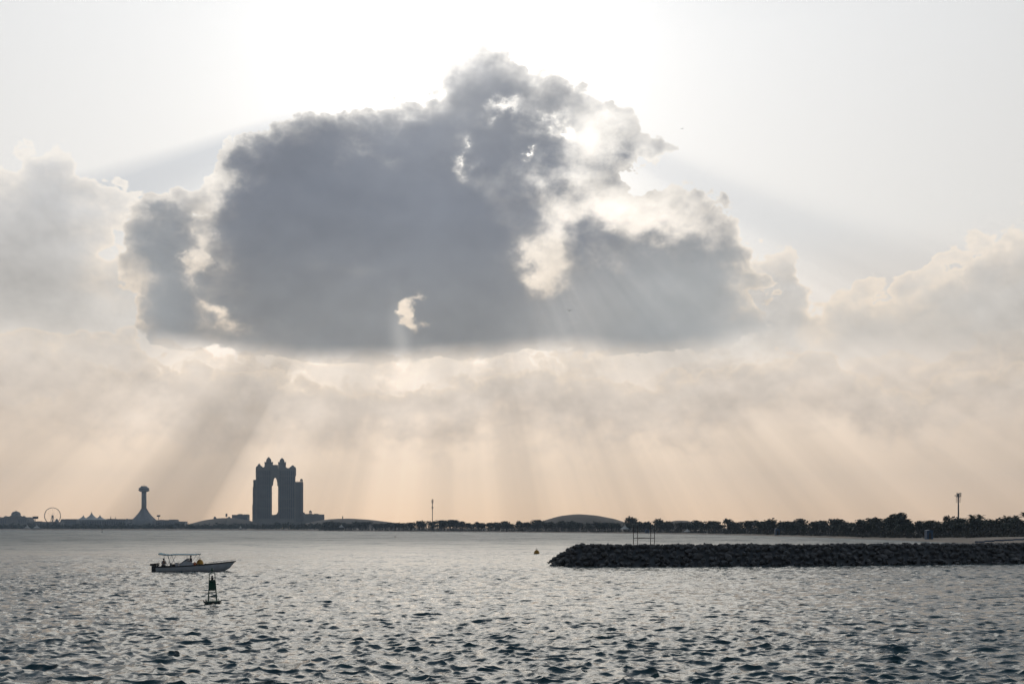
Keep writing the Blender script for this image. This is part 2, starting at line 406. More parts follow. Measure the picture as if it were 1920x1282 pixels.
# ================================================================== sea
def make_sea():
    cols = np.concatenate([np.linspace(-180, -46, 22)[:-1], np.linspace(-46, -33, 14)[:-1], np.linspace(-33, 33, 820), np.linspace(33, 46, 14)[1:], np.linspace(46, 180, 22)[1:]])
    rows = [1.5]
    while rows[-1] < 3500:
        r = rows[-1]
        k = 0.06 if r < 22 else 0.0024 if r < 110 else 0.0024 + (r - 110) / 490 * 0.0056 if r < 600 else 0.03
        rows.append(r * (1 + k))
    rows = np.array(rows, dtype=np.float64)
    A, Rr = np.meshgrid(np.radians(cols), rows)
    X = (Rr * np.sin(A)).astype(np.float32); Y = (Rr * np.cos(A)).astype(np.float32)
    dr = np.gradient(rows); 
    wl = np.exp(nrng.uniform(np.log(0.36), np.log(4.2), 160))
    wl.sort()
    Z = np.zeros_like(X); DXx = np.zeros_like(X); DYy = np.zeros_like(X)
    main = R(-112)                                       # where the wind drives the waves: towards the camera, a little to the left
    for w in wl:
        k = 2 * math.pi / w
        th = main + nrng.normal(0, 0.85 if w < 2 else 0.55)
        slope = 0.046 * math.exp(-(w / 2.0) ** 2) * math.exp(-(0.42 / w) ** 2 * .35) * nrng.uniform(0.5, 1.5)
        a = slope / k
        ph = nrng.uniform(0, 2 * math.pi)
        kx, ky = k * math.cos(th), k * math.sin(th)
        fade = np.clip((w / dr - 1.9) / 1.6, 0, 1).astype(np.float32)   # waves finer than the mesh are left to the surface relief
        hi = np.nonzero(fade > 0)[0]
        if len(hi) == 0: continue
        h = hi[-1] + 1
        arg = (kx * X[:h] + ky * Y[:h] + ph).astype(np.float32)
        c = np.cos(arg); s = np.sin(arg); f = fade[:h, None] * np.float32(a)
        Z[:h] += f * c
        DXx[:h] -= f * s * np.float32(1.15 * math.cos(th)); DYy[:h] -= f * s * np.float32(1.15 * math.sin(th))
    # gusts: patches of livelier and calmer water
    gust = 1.0 + 0.28 * np.sin(X * 0.045 + 1.3 * np.sin(Y * 0.021 + 1.0)) * np.sin(Y * 0.06 + 0.8 * np.sin(X * 0.03))
    Z *= gust
    V = np.stack([X + DXx * gust, Y + DYy * gust, Z], -1).reshape(-1, 3)
    nr, nc = X.shape
    idx = np.arange(nr * nc).reshape(nr, nc)
    F = np.stack([idx[:-1, :-1], idx[:-1, 1:], idx[1:, 1:], idx[1:, :-1]], -1).reshape(-1, 4)
    me = bpy.data.meshes.new('sea')
    me.vertices.add(len(V)); me.vertices.foreach_set('co', V.astype(np.float32).ravel())
    me.loops.add(F.size); me.loops.foreach_set('vertex_index', F.astype(np.int32).ravel()[::1])
    me.polygons.add(len(F)); me.polygons.foreach_set('loop_start', np.arange(0, F.size, 4, dtype=np.int32))
    me.update(calc_edges=True)
    me.polygons.foreach_set('use_smooth', np.ones(len(F), dtype=bool))
    far = np.clip((rows - 70) / 330, 0, 1) ** 0.8
    at_ = me.attributes.new('unresolved', 'FLOAT', 'POINT')
    at_.data.foreach_set('value', np.repeat(far, nc).astype(np.float32))
    return me
sea_m = bpy.data.materials.new('sea_water'); sea_m.use_nodes = True
def sea_nodes():
    nt = sea_m.node_tree; b = nt.nodes['Principled BSDF']
    b.inputs['Base Color'].default_value = (0.016, 0.052, 0.062, 1)
    b.inputs['IOR'].default_value = 1.333
    b.inputs['Specular Tint'].default_value = (0.86, 0.95, 1.0, 1)
    b.inputs['Roughness'].default_value = 0.09
    geo = nt.nodes.new('ShaderNodeNewGeometry')
    mp = nt.nodes.new('ShaderNodeMapping'); mp.inputs['Rotation'].default_value = (0, 0, R(-14)); mp.inputs['Scale'].default_value = (0.5, 1.0, 1.0)
    nt.links.new(geo.outputs['Position'], mp.inputs['Vector'])
    def vm(op, a, c):
        n = nt.nodes.new('ShaderNodeVectorMath'); n.operation = op
        for i, v in enumerate((a, c)):
            if v is None: continue
            if isinstance(v, tuple): n.inputs[i].default_value = v
            elif isinstance(v, float): n.inputs['Scale'].default_value = v
            else: nt.links.new(v, n.inputs['Scale'] if (op == 'SCALE' and i == 1) else n.inputs[i])
        return n.outputs['Vector']
    def slopes(scale, detail, rough, amp):
        n = nt.nodes.new('ShaderNodeTexNoise'); n.inputs['Scale'].default_value = scale; n.inputs['Detail'].default_value = detail
        n.inputs['Roughness'].default_value = rough; nt.links.new(mp.outputs[0], n.inputs['Vector'])
        return vm('MULTIPLY', vm('SUBTRACT', n.outputs['Color'], (0.5, 0.5, 0.5)), (amp, amp, 0.0))
    at_ = nt.nodes.new('ShaderNodeAttribute'); at_.attribute_name = 'unresolved'
    ripple = slopes(1.5, 5.0, 0.70, 1.9)                                    # ripples on the waves
    chop = vm('SCALE', slopes(0.10, 8.0, 0.78, 3.4), at_.outputs['Fac'])      # whole waves, where the mesh no longer carries them
    nrm = vm('NORMALIZE', vm('ADD', vm('ADD', geo.outputs['Normal'], ripple), chop), None)
    nt.links.new(nrm, b.inputs['Normal'])
    mr = nt.nodes.new('ShaderNodeMapRange'); mr.inputs['To Min'].default_value = 0.09; mr.inputs['To Max'].default_value = 0.47
    nt.links.new(at_.outputs['Fac'], mr.inputs['Value']); nt.links.new(mr.outputs[0], b.inputs['Roughness'])
sea_nodes()
sea = link('sea', make_sea(), None, sea_m); tag(sea, kind='structure', label='choppy grey-green sea water')

# ================================================================== land
SHORE_PX = [(-900, 1900), (-300, 1850), (0, 1761), (440, 1560), (640, 1261), (1040, 906), (1320, 681), (1500, 515), (1620, 419), (1700, 372), (1745, 345), (1850, 285), (1920, 245)]
def shore_d(px):
    return float(np.interp(px, [p for p, _ in SHORE_PX], [d for _, d in SHORE_PX]))
shore = []
for px in range(-900, 1921, 40):
    d = shore_d(px); shore.append(((px - 960) / FPX * d, d))
shore += [(121, 205), (116, 175), (116, 150), (124, 128), (160, 110), (400, 60), (1500, 20)]
poly = np.array(shore + [(4300, 0), (4300, 4300), (-4300, 4300), (-4300, 1900)])
def shore_dist(P):
    x, y = P[:, 0], P[:, 1]
    inside = np.zeros(len(P), bool); dist = np.full(len(P), 1e9)
    n = len(poly)
    for i in range(n):
        a, b = poly[i], poly[(i + 1) % n]
        if a[1] != b[1]:
            c = ((a[1] > y) != (b[1] > y)) & (x < (b[0] - a[0]) * (y - a[1]) / (b[1] - a[1]) + a[0])
            inside ^= c
        if i < len(shore) + 0:
            ab = b - a; t = np.clip(((x - a[0]) * ab[0] + (y - a[1]) * ab[1]) / (ab @ ab), 0, 1)
            dist = np.minimum(dist, np.hypot(x - a[0] - t * ab[0], y - a[1] - t * ab[1]))
    return np.where(inside, dist, -dist)
def land_z(dist, x=None, y=None):
    z = np.interp(dist, [-30, 0, 6, 16, 22, 45, 120, 400], [-1.6, 0.0, 0.55, 1.0, 1.45, 1.8, 2.2, 2.4])
    return z
def ground(x, y):
    d = shore_dist(np.array([[x, y]])); return float(land_z(d)[0])
def make_land():
    cols = np.concatenate([np.linspace(-88, -42, 24)[:-1], np.linspace(-42, 42, 420), np.linspace(42, 88, 24)[1:]])
    rows = [60.0]
    while rows[-1] < 3400: rows.append(rows[-1] * (1.011 if rows[-1] < 2200 else 1.05))
    A, Rr = np.meshgrid(np.radians(cols), np.array(rows))
    X = Rr * np.sin(A); Y = Rr * np.cos(A)
    P = np.stack([X.ravel(), Y.ravel()], -1); dist = shore_dist(P)
    Z = land_z(dist)
    Z += np.where(dist > 8, 0.22, 0.05) * np.sin(P[:, 0] * 0.13 + 2 * np.sin(P[:, 1] * 0.07)) * np.sin(P[:, 1] * 0.11 + P[:, 0] * 0.05) * np.clip(dist / 10, 0, 1)
    V = np.stack([P[:, 0], P[:, 1], Z], -1)
    nr, nc = X.shape; idx = np.arange(nr * nc).reshape(nr, nc)
    F = np.stack([idx[:-1, :-1], idx[:-1, 1:], idx[1:, 1:], idx[1:, :-1]], -1).reshape(-1, 4)
    keep = (dist[F] > -22).any(1)
    F = F[keep]
    used = np.unique(F); remap = np.full(len(V), -1); remap[used] = np.arange(len(used))
    me = bpy.data.meshes.new('ground'); me.from_pydata(V[used].tolist(), [], remap[F].tolist()); me.shade_smooth()
    return me
sand = material('beach_sand', (0.25, 0.20, 0.155), 0.95, 0.25, 0.04, bump=0.3, bscale=0.6)
tag(link('ground', make_land(), None, sand), kind='structure', label='sandy beach and land behind the bay')

def hill(name, pxl, pxr, pytop, d, peak=0.5, depth=80, label=''):
    W = (pxr - pxl) / FPX * d; x0 = (pxl - 960) / FPX * d; H = CAM_H - (pytop - HOR) / FPX * d - 1.5
    nx, ny = 64, 24; vs_ = []; fs = []
    for j in range(ny + 1):
        for i in range(nx + 1):
            u = i / nx; v = j / ny * 2 - 1
            uu = (u / peak * 0.5) if u < peak else 0.5 + (u - peak) / (1 - peak) * 0.5
            hz = (1 - abs(2 * uu - 1) ** 2.1) * (math.cos(v * math.pi / 2) ** 1.5) * H
            hz *= 1 + 0.006 * math.sin(u * 17 + v * 3) + 0.006 * math.sin(u * 41 + 2)
            vs_.append((x0 + u * W, d + v * depth, 1.2 + hz))
    for j in range(ny):
        for i in range(nx): a = j * (nx + 1) + i; fs.append((a, a + 1, a + nx + 2, a + nx + 1))
    mb = MB(); mb.add(vs_, fs); o = mb.build('hill', dry, None, True); tag(o, label, kind='structure'); return o
dry = material('dry_earth_slope', (0.16, 0.13, 0.10), 0.95, 0.25, 0.03)
hill('hill', 335, 505, 970.3, 2050, 0.55, 90, 'low bare earth mound left of the tall arched hotel')
hill('hill', 545, 790, 971.5, 1750, 0.4, 90, 'long low bare mound right of the tall arched hotel')
hill('hill', 985, 1205, 963.4, 1250, 0.45, 90, 'bare rounded hill behind the trees near the middle')
hill('hill', 1215, 1330, 974.8, 1050, 0.55, 60, 'small bare mound right of the rounded hill')

# ================================================================== breakwater of armour rock
def rock_mesh(i):
    r = random.Random(100 + i); bm = bmesh.new()
    for k in range(13):
        z = 1 - 2 * (k + .5) / 13; t = k * 2.39996 + r.uniform(-.5, .5); q = math.sqrt(max(0, 1 - z * z))
        s = r.uniform(0.78, 1.25)
        v = Vector((q * math.cos(t), q * math.sin(t), z)) * s
        v.x = max(-.8, min(.8, v.x)); v.y = max(-.72, min(.72, v.y)); v.z = max(-.66, min(.66, v.z))
        bm.verts.new(v)
    h = bmesh.ops.convex_hull(bm, input=bm.verts)
    bmesh.ops.delete(bm, geom=[g for g in h['geom_interior'] if isinstance(g, bmesh.types.BMVert)], context='VERTS')
    me = bpy.data.meshes.new('rock'); bm.to_mesh(me); bm.free(); me.materials.append(M['rock']); return me
rocks = [rock_mesh(i) for i in range(12)]
rocks_wet = []
for m_ in rocks:
    c = m_.copy(); c.materials.clear(); c.materials.append(M['rock_wet']); rocks_wet.append(c)

# centre line of the crest, from the round head to the root on the beach
def crest_y(x): return float(np.interp(x, [4, 14, 40, 75, 95, 125], [131.2, 130.3, 132.5, 142.5, 149, 163]))
HEAD_X = 8.3; CREST_Z = 2.62; HALF = 1.5; SLOPE = 3.0
bw = thing('breakwater', (HEAD_X + 30, crest_y(40), 0), 'long dark breakwater of grey boulders reaching in from the right', 'breakwater')
bwo = Vector(bw.location)
def bw_point(x, t, z_extra=0.0):
    """t: -1 at the seaward toe, 0 on the crest, 1 at the bay-side toe; the head tapers down at the left"""
    y = crest_y(max(x, HEAD_X))
    s = abs(t); zz = CREST_Z if s < 0.3 else CREST_Z * (1 - (s - 0.3) / 0.7) ** 1.0
    yy = (HALF * s / 0.3 if s < 0.3 else HALF + (s - 0.3) / 0.7 * SLOPE) * (1 if t > 0 else -1)
    return Vector((x, y + yy, zz + z_extra))
def core():
    mb = MB(); xs = [5.2, 6.2, 7.4, 8.6, 10] + list(range(14, 128, 5)); prof = [-1.15, -1, -.65, -.3, 0, .3, .65, 1, 1.15]
    for x in xs:
        for t in prof:
            p = bw_point(x, max(-1, min(1, t)))
            if abs(t) > 1: p.z = -1.0; p.y += 0.8 * (1 if t > 0 else -1)
            if x < HEAD_X:
                k = (x - 4.1) / (HEAD_X - 4.1); p.z = min(p.z, CREST_Z * k) if p.z > 0 else p.z; p.y = crest_y(HEAD_X) + (p.y - crest_y(HEAD_X)) * (0.25 + .75 * k)
            p.z -= 0.16 if abs(t) < .5 else 0.3
            mb.v.append(tuple(p - bwo))
    n = len(prof)
    for i in range(len(xs) - 1):
        for j in range(n - 1): mb.f.append((i * n + j, (i + 1) * n + j, (i + 1) * n + j + 1, i * n + j + 1))
    mb.f.append(tuple(range(n)))
    mb.build('core', M['rock_wet'], bw)
core()
spots = []
r_ = random.Random(5)
def place(x, t, sz):
    p = bw_point(x, t)
    if x < HEAD_X:
        k = max(0.0, (x - 4.1) / (HEAD_X - 4.1))
        p.z = min(p.z, CREST_Z * k); p.y = crest_y(HEAD_X) + (p.y - crest_y(HEAD_X)) * (0.25 + .75 * k)
    spots.append((p, sz))
for row, (t, n_) in enumerate([(-1.0, 78), (-.86, 80), (-.72, 82), (-.58, 84), (-.44, 86), (-.33, 90)]):      # face seen from the sea
    for i in range(n_):
        x = 4.6 + (i + r_.uniform(.1, .9) + 0.5 * (row % 2)) / n_ * 73
        place(x, t + r_.uniform(-.06, .06), (r_.uniform(.32, .48) if r_.random() < .8 else r_.uniform(.5, .68)) * (0.6 if x < 6 else .8 if t > -.4 else 1))
n_front = len(spots)
front = spots[:]; spots = []
def rock_matrix(p, sz):
    rot = Matrix.Rotation(r_.uniform(0, 6.28), 4, 'Z') @ Matrix.Rotation(r_.uniform(-.5, .5), 4, 'X') @ Matrix.Rotation(r_.uniform(-.5, .5), 4, 'Y')
    sc = Matrix.Diagonal((sz * r_.uniform(.85, 1.35), sz * r_.uniform(.8, 1.1), sz * r_.uniform(.6, .95), 1))
    return Matrix.Translation(p - bwo + Vector((0, 0, r_.uniform(-.14, .03)))) @ rot @ sc
front.sort(key=lambda q: -q[1])
extra = front[300:]
for p, sz in front[:300]:
    i = r_.randrange(12)
    o = link('rock', (rocks_wet if p.z < 0.55 else rocks)[i], bw); o.matrix_local = rock_matrix(p, sz)
for i in range(420):                                                            # crest, bay side and the part outside the picture
    x = r_.uniform(5.5, 122); t = r_.choice([-.3, -.22, -.1, 0, .1, .2, .3, .5, .8]) if x < 78 else r_.uniform(-1, 1)
    place(x, t + r_.uniform(-.05, .05), r_.uniform(.32, .46))
for i in range(260): place(5.2 + i / 260 * 74, -.30 + r_.uniform(-.05, .05), r_.uniform(.26, .42))     # small stones lining the crest
mb = MB()
for p, sz in spots + extra:
    me = rocks[r_.randrange(12)]; mt = rock_matrix(p, sz)
    mb.add([mt @ v.co for v in me.vertices], [tuple(f.vertices) for f in me.polygons])
tag(mb.build('crest_rubble', M['rock'], bw), kind='stuff')

# steel frame on the breakwater
fx = (1185.5 - 960) / FPX * 131; s_ = 131 / FPX
fr = thing('steel_frame', (fx, crest_y(fx) - 0.7, CREST_Z - 0.1), 'bare rusty steel frame of four posts standing on the breakwater', 'frame')
offs = [(0, 0), (10 * s_, 1.3), (32 * s_, 0), (42 * s_, 1.3)]
for ox, oy in offs: MB().tube((ox, oy, -.3), (ox, oy, 2.72), .045, .045, 6).build('post', M['darksteel'], fr)
for zz in (0.16, 1.06):
    for (a, b) in ((0, 2), (1, 3), (0, 1), (2, 3)):
        MB().tube((*offs[a], zz), (*offs[b], zz), .035, .035, 6).build('crossbar', M['darksteel'], fr)
MB().box(.5, 1.5, -.05, .5, 1.08, 1.13).build('plank', M['darksteel'], fr)

# ================================================================== trees
def crown_mesh(seed, h, lobes, leaf, n, squash=1.0):
    r = random.Random(seed); mb = MB(); L = []
    for i in range(lobes):
        a = r.uniform(0, 6.28); q = r.uniform(0, .26) * h
        L.append((Vector((q * math.cos(a), q * math.sin(a), h * r.uniform(.42, .82))), h * r.uniform(.14, .24)))
    L.append((Vector((0, 0, h * .55)), h * .28))
    for i in range(n):
        c, rad = L[r.randrange(len(L))]
        d = Vector((r.gauss(0, 1), r.gauss(0, 1), r.gauss(0, 1))).normalized()
        p = c + Vector((d.x, d.y, d.z * squash)) * rad * r.uniform(.35, 1.08)
        if p.z < .12 * h: p.z = .12 * h + r.uniform(0, .1) * h
        u = Vector((r.gauss(0, 1), r.gauss(0, 1), r.gauss(0, 1))).normalized(); w = u.orthogonal().normalized(); s = leaf * r.uniform(.6, 1.4)
        w2 = u.cross(w) * r.uniform(.5, 1.0)
        mb.add([p - w * s, p + w2 * s * .7, p + w * s, p - w2 * s * .7], [(0, 1, 2, 3)])
    me = bpy.data.meshes.new('crown'); me.from_pydata(mb.v, [], mb.f); return me
def trunk_mesh(seed, h):
    r = random.Random(seed); mb = MB()
    p = Vector((0, 0, -.3)); q = Vector((r.uniform(-.2, .2), r.uniform(-.2, .2), h * .36))
    mb.tube(p, q, h * .035, h * .024, 7)
    for i in range(4):
        a = i * 1.57 + r.uniform(-.4, .4); e = q + Vector((math.cos(a) * h * .2, math.sin(a) * h * .2, h * r.uniform(.2, .34)))
        mb.tube(q, e, h * .018, h * .006, 5)
    return mb.mesh('trunk')
CR = [crown_mesh(20 + i, 8.0, 7, .42, 620, 0.9) for i in range(7)]
for i, c in enumerate(CR): c.materials.append(M['leaf'] if i % 2 else M['leaf2'])
TR = [trunk_mesh(40 + i, 8.0) for i in range(4)]
for t in TR: t.materials.append(M['bark'])
def tree(x, y, h, label, group, v=None, wide=1.0, name='broadleaf_tree'):
    t = thing(name, (x, y, ground(x, y) - .1), label, 'tree', group, rng.uniform(0, 6.28))
    t.scale = (h / 8 * wide, h / 8 * wide, h / 8)
    link('crown', CR[v if v is not None else rng.randrange(7)], t); link('trunk', TR[rng.randrange(4)], t)
    return t
# palms
def frond_mesh(seed):
    r = random.Random(seed); mb = MB(); n = 7; L = 2.9; pts = []
    for i in range(n + 1):
        u = i / n; pts.append(Vector((L * u * (1 - .12 * u), 0, 0.9 * math.sin(u * 2.1) - 1.2 * u * u)))
    for i in range(n):
        a, b = pts[i], pts[i + 1]; w = .05
        mb.add([a + Vector((0, -w, 0)), a + Vector((0, w, 0)), b + Vector((0, w, 0)), b + Vector((0, -w, 0))], [(0, 1, 2, 3)])
        for k in range(3):
            p = a.lerp(b, k / 3); u = (i + k / 3) / n; l = .75 * math.sin(math.pi * min(1, u * .85 + .15)) + .1
            for sd in (-1, 1):
                tip = p + Vector((l * .45, sd * l, -l * .35)); mb.add([p, p + Vector((.13, 0, 0)), tip], [(0, 1, 2)])
    me = bpy.data.meshes.new('frond'); me.from_pydata(mb.v, [], mb.f); me.materials.append(M['palm']); return me
FR = [frond_mesh(i) for i in range(3)]
pt = MB(); hprev = 0
for i in range(10): pt.lathe([(.24 - .006 * i, i * .5 - .3), (.20 - .006 * i, i * .5 + .2)], 8)
PT = pt.mesh('trunk'); PT.materials.append(M['bark'])
def palm(x, y, h, label, group):
    t = thing('palm_tree', (x, y, ground(x, y) - .05), label, 'palm', group, rng.uniform(0, 6.28))
    tr = link('trunk', PT, t); k = (h - 1.2) / 4.7; tr.scale = (1, 1, k)
    for i in range(18):
        f = link('frond', FR[i % 3], t); f.location = (0, 0, h - 1.3)
        f.rotation_euler = (0, -R(rng.uniform(-25, 62)), i * 2.4)
    return t
TOP = [(600, 979), (640, 978), (760, 978.5), (840, 976), (960, 975.5), (1040, 976), (1170, 978), (1230, 975.5), (1300, 977.5), (1355, 975), (1420, 974.5), (1480, 973), (1560, 973), (1600, 975), (1640, 973), (1720, 974.5), (1760, 974), (1830, 971), (1900, 970), (2000, 968)]
def topz(px, d): return CAM_H - (float(np.interp(px, [a for a, _ in TOP], [b for _, b in TOP])) - HOR) / FPX * d
px = 612.0
SECT = [(1015, 'dark broadleaf tree in the far belt below the thin lattice mast', 'trees of the belt along the far bay'),
        (1325, 'dark broadleaf tree in the belt in front of the rounded bare hill', 'trees of the belt below the bare hill'),
        (1640, 'dark broadleaf tree in the belt above the blue huts of the right beach', 'trees of the belt behind the middle of the right beach'),
        (2200, 'dark broadleaf tree in the near belt close to the telecom mast', 'trees of the belt near the right edge')]
while px < 1990:
    for row in range(2):
        pp = px + rng.uniform(-6, 6); d = shore_d(min(pp, 1900)) + 42 + row * 22 + rng.uniform(-6, 6)
        if pp > 1700: d += (pp - 1700) * 0.35
        x = (pp - 960) / FPX * d; g = ground(x, d)
        h = (topz(pp, d) - g) * rng.choice([.72, .82, .9, .95, 1.0, 1.1, 1.18]) 
        lab, grp = next((l, g_) for e, l, g_ in SECT if pp < e)
        tree(x, d, max(h, 4.0), lab, grp, wide=rng.uniform(1.0, 1.6) * (1.35 if px < 1350 else 1.1))
    px += rng.uniform(10, 17) * (1.0 if px < 1500 else 1.25)
def one_tree(px, py, off, lab, wide=1.0, v=0):
    d = shore_d(px) + off; x = (px - 960) / FPX * d; tree(x, d, CAM_H - (py - HOR) / FPX * d - ground(x, d), lab, None, v, wide)
one_tree(1180, 967.5, 60, 'large round-headed dark tree right of the rounded bare hill', 1.5, 1)
one_tree(1676, 956, 62, 'tallest broad dark tree, rising above the belt left of the telecom mast', 1.35, 3)
one_tree(1785, 963, 90, 'loose-crowned tree standing just left of the telecom mast pole', 1.0, 4)
one_tree(1562, 970, 50, 'pointed dark tree rising a little above the middle of the right belt', .8, 2)
for i, (ppx, ppy, off, lab) in enumerate([(1822, 966.5, 110, 'date palm with spread fronds just right of the telecom mast'), (1838, 966, 118, 'date palm second to the right of the telecom mast'),
        (1886, 969, 120, 'short date palm standing between the telecom mast and the right edge'), (1905, 969, 125, 'date palm nearest the right edge of the tree belt'), (1922, 962.5, 118, 'tall date palm cut by the right edge of the picture'),
        (1232, 972.5, 46, 'date palm above the belt just behind the steel frame posts')]):
    d = shore_d(min(ppx, 1900)) + off; x = (ppx - 960) / FPX * d
    palm(x, d, CAM_H - (ppy - HOR) / FPX * d - ground(x, d), lab, 'date palms in the tree belt')

# far wood at the left and low scrub along the beach: masses nobody could count
def clump_mass(name, gen, leaf, n_each, mat, label):
    mb = MB(); r = random.Random(77)
    for (x, y, z, w, h) in gen:
        for i in range(n_each):
            d = Vector((r.gauss(0, 1), r.gauss(0, 1), r.gauss(0, 1))).normalized() * r.uniform(.4, 1.05)
            p = Vector((x + d.x * w, y + d.y * w, z + h * .5 + d.z * h * .55)); 
            if p.z < z: p.z = z + r.uniform(0, .2) * h
            u = Vector((r.gauss(0, 1), r.gauss(0, 1), r.gauss(0, 1))).normalized(); a = u.orthogonal().normalized(); s = leaf * r.uniform(.6, 1.4); b = u.cross(a)
            mb.add([p - a * s, p + b * s * .7, p + a * s, p - b * s * .7], [(0, 1, 2, 3)])
    me = bpy.data.meshes.new(name); me.from_pydata(mb.v, [], mb.f)
    return tag(link(name, me, None, mat), label, kind='stuff')
gen = []
px = -160.0
while px < 640:
    d = shore_d(px) + 60 + rng.uniform(0, 50); x = (px - 960) / FPX * d
    gen.append((x, d, 1.9, rng.uniform(4, 7), rng.choice([6, 7, 8, 8.5, 9.5, 11]))); px += rng.uniform(2.2, 5.0)
clump_mass('far_wood', gen, 1.15, 70, M['leaf'], 'dark far-off wood along the left shore')
gen = []
px = 600.0
while px < 2000:
    for off, hh in ((24, 1.2), (27, 1.1), (34, 2.2), (40, 3.6), (46, 4.6), (56, 5.2), (64, 4.8)):
        if rng.random() < (.55 if off < 30 else .95):
            d = shore_d(min(px, 1900)) + off + rng.uniform(-3, 3)
            if px > 1700: d += (px - 1700) * 0.3
            x = (px - 960) / FPX * d
            gen.append((x, d, ground(x, d) - .1, rng.uniform(1.6, 3.2), hh * rng.uniform(.7, 1.3) * (1.4 if (px < 1350 and off > 35) else 1.0)))
    px += rng.uniform(4, 8)
clump_mass('beach_scrub', gen, .42, 34, M['scrub'], 'low dry scrub between beach and trees')

# ================================================================== the tall arched hotel
HD = 2100.0; HS = HD / FPX
def zpx(py, d=HD): return CAM_H - (py - HOR) / FPX * d
hotel_x = (522 - 960) / FPX * HD
hotel = thing('arched_hotel', (hotel_x, HD, 2.0), 'tall twin-towered hotel with a pointed archway and domed spires', 'hotel', None, math.atan2(-hotel_x, HD))
def hx(q): return (440 + q / 8.01 - 522) * HS          # from the enlargement of the photograph to metres
def hz(q): return zpx(840 + q / 8.01) - 2.0
def hbox(name, q0, q1, t, b, y0, y1, mat='stone', parent=None):
    return MB().box(hx(q0), hx(q1), y0, y1, hz(b), hz(t)).build(name, M[mat], parent or hotel)
GB = 1190                                              # ground row in the enlargement
lt = hbox('tower', 330, 562, 305, GB, -16, 16)
rt = hbox('tower', 652, 905, 305, GB, -16, 16)
lw = hbox('wing', 293, 329.5, 482, GB, -13, 13)
hbox('wing', 285, 292.7, 590, GB, -10, 10); hbox('wing', 279, 284.6, 850, GB, -8, 8)
rw = hbox('wing', 905.5, 1020, 508, GB, -13, 13)
# arch between the towers
arch = [(562.3, 255), (651.7, 255), (651.7, 545), (641, 545), (638, 510), (630, 470), (620, 447), (610, 438), (600, 447), (590, 470), (582, 510), (578, 545), (562.3, 545)]
MB().prism([(hx(x), hz(y)) for x, y in arch], -12, 12).build('arch', M['stone'], hotel)
hbox('arch_capital', 562.4, 576, 548, 562, -12.5, 12.5); hbox('arch_capital', 640, 651.6, 548, 562, -12.5, 12.5)
hbox('arch_floor', 562.4, 651.6, 1000, GB, -13, 13)
bm_ = MB().prism([(hx(x), hz(y)) for x, y in [(651.6, 950), (651.6, 999.5), (600, 999.5), (628, 990), (642, 970)]], -10, 10); bm_.build('arch_curve', M['stone'], hotel)
# shoulders that curve up to the corner turrets
MB().prism([(hx(x), hz(y)) for x, y in [(331, 304.5), (331, 300), (345, 275), (415, 275), (425, 290), (445, 292), (456, 285), (456, 304.5)]], -14, 14).build('parapet', M['stone'], hotel)
MB().prism([(hx(x), hz(y)) for x, y in [(769, 304.5), (769, 285), (785, 300), (825, 300), (835, 288), (845, 285), (890, 285), (904, 300), (904, 304.5)]], -14, 14).build('parapet', M['stone'], hotel)
def onion(q, base, w, top, y0=0.0, name='dome', n=20):
    """pointed dome with finial; q, base, w, top in enlargement units"""
    H = hz(top) - hz(base); r = w / 8.01 * HS / 2; zb = hz(base)
    prof = [(r * .96, zb), (r * 1.0, zb + H * .12), (r * .97, zb + H * .28), (r * .82, zb + H * .48), (r * .58, zb + H * .66), (r * .33, zb + H * .80), (r * .16, zb + H * .88), (r * .07, zb + H * .93), (r * .04, zb + H)]
    return MB().lathe(prof, n, (hx(q), y0)).build(name, M['stone'], hotel, True)
for q, w0, tp in ((516, 120, 130), (710, 112, 140)):
    sb = MB().lathe([(w0 * .42 / 8 * HS, hz(330)), (w0 * .42 / 8 * HS, hz(250)), (w0 * .53 / 8 * HS, hz(235)), (w0 * .53 / 8 * HS, hz(216)), (w0 * .36 / 8 * HS, hz(214)), (w0 * .34 / 8 * HS, hz(200))], 8, (hx(q), 0)).build('spire_base', M['stone'], hotel)
    for k in range(8):
        a = k * math.pi / 4 + .39; rr = w0 * .50 / 8 * HS
        c = MB().box(-.9, .9, -.9, .9, hz(216.5), hz(205)).build('merlon', M['stone'], sb); c.location = (hx(q) + rr * math.cos(a), rr * math.sin(a), 0)
    hbox('spire_block', q - w0 * .5, q + w0 * .5, 245, 304.6, -13, 13)
    onion(q, 201, w0 * .64, tp)
for q, tp, lo in ((378, 232, 410), (866, 252, 420)):
    MB().lathe([(44 / 8 * HS, hz(lo)), (50 / 8 * HS, hz(lo - 12)), (50 / 8 * HS, hz(305)), (45 / 8 * HS, hz(288)), (34 / 8 * HS, hz(278)), (30 / 8 * HS, hz(276))], 16, (hx(q), -8)).build('turret', M['stone'], hotel, False)
    onion(q, 281, 50, tp, -8)
def kiosk(q, base, w, top, y0=0.0):
    r = w / 8.01 * HS / 2; zb = hz(base); H = hz(top) - zb
    k = onion(q, base - (base - top) * .5, w, top, y0, 'kiosk_dome')
    for i in range(6):
        a = i * math.pi / 3 + .3
        MB().tube((hx(q) + r * .8 * math.cos(a), y0 + r * .8 * math.sin(a), zb), (hx(q) + r * .8 * math.cos(a), y0 + r * .8 * math.sin(a), zb + H * .52), .45, .45, 6).build('kiosk_column', M['stone'], hotel)
kiosk(996, 507, 42, 450); kiosk(1129, 985, 44, 928)
for q in range(912, 975, 12): MB().box(hx(q), hx(q + 5), -12.9, -12.2, hz(507.5), hz(496)).build('balustrade_post', M['stone'], hotel)
hbox('podium', 1020.4, 1160, 985, GB, -22, 20); hbox('podium', 1160.4, 1330, 992, GB, -20, 24); hbox('podium_block', 1178, 1245, 982, 991.5, -12, 12)
hbox('podium_block', 1021, 1042, 962, 984.5, -8, 8); hbox('podium', 300, 905, 1060, GB, -24, -16.3)
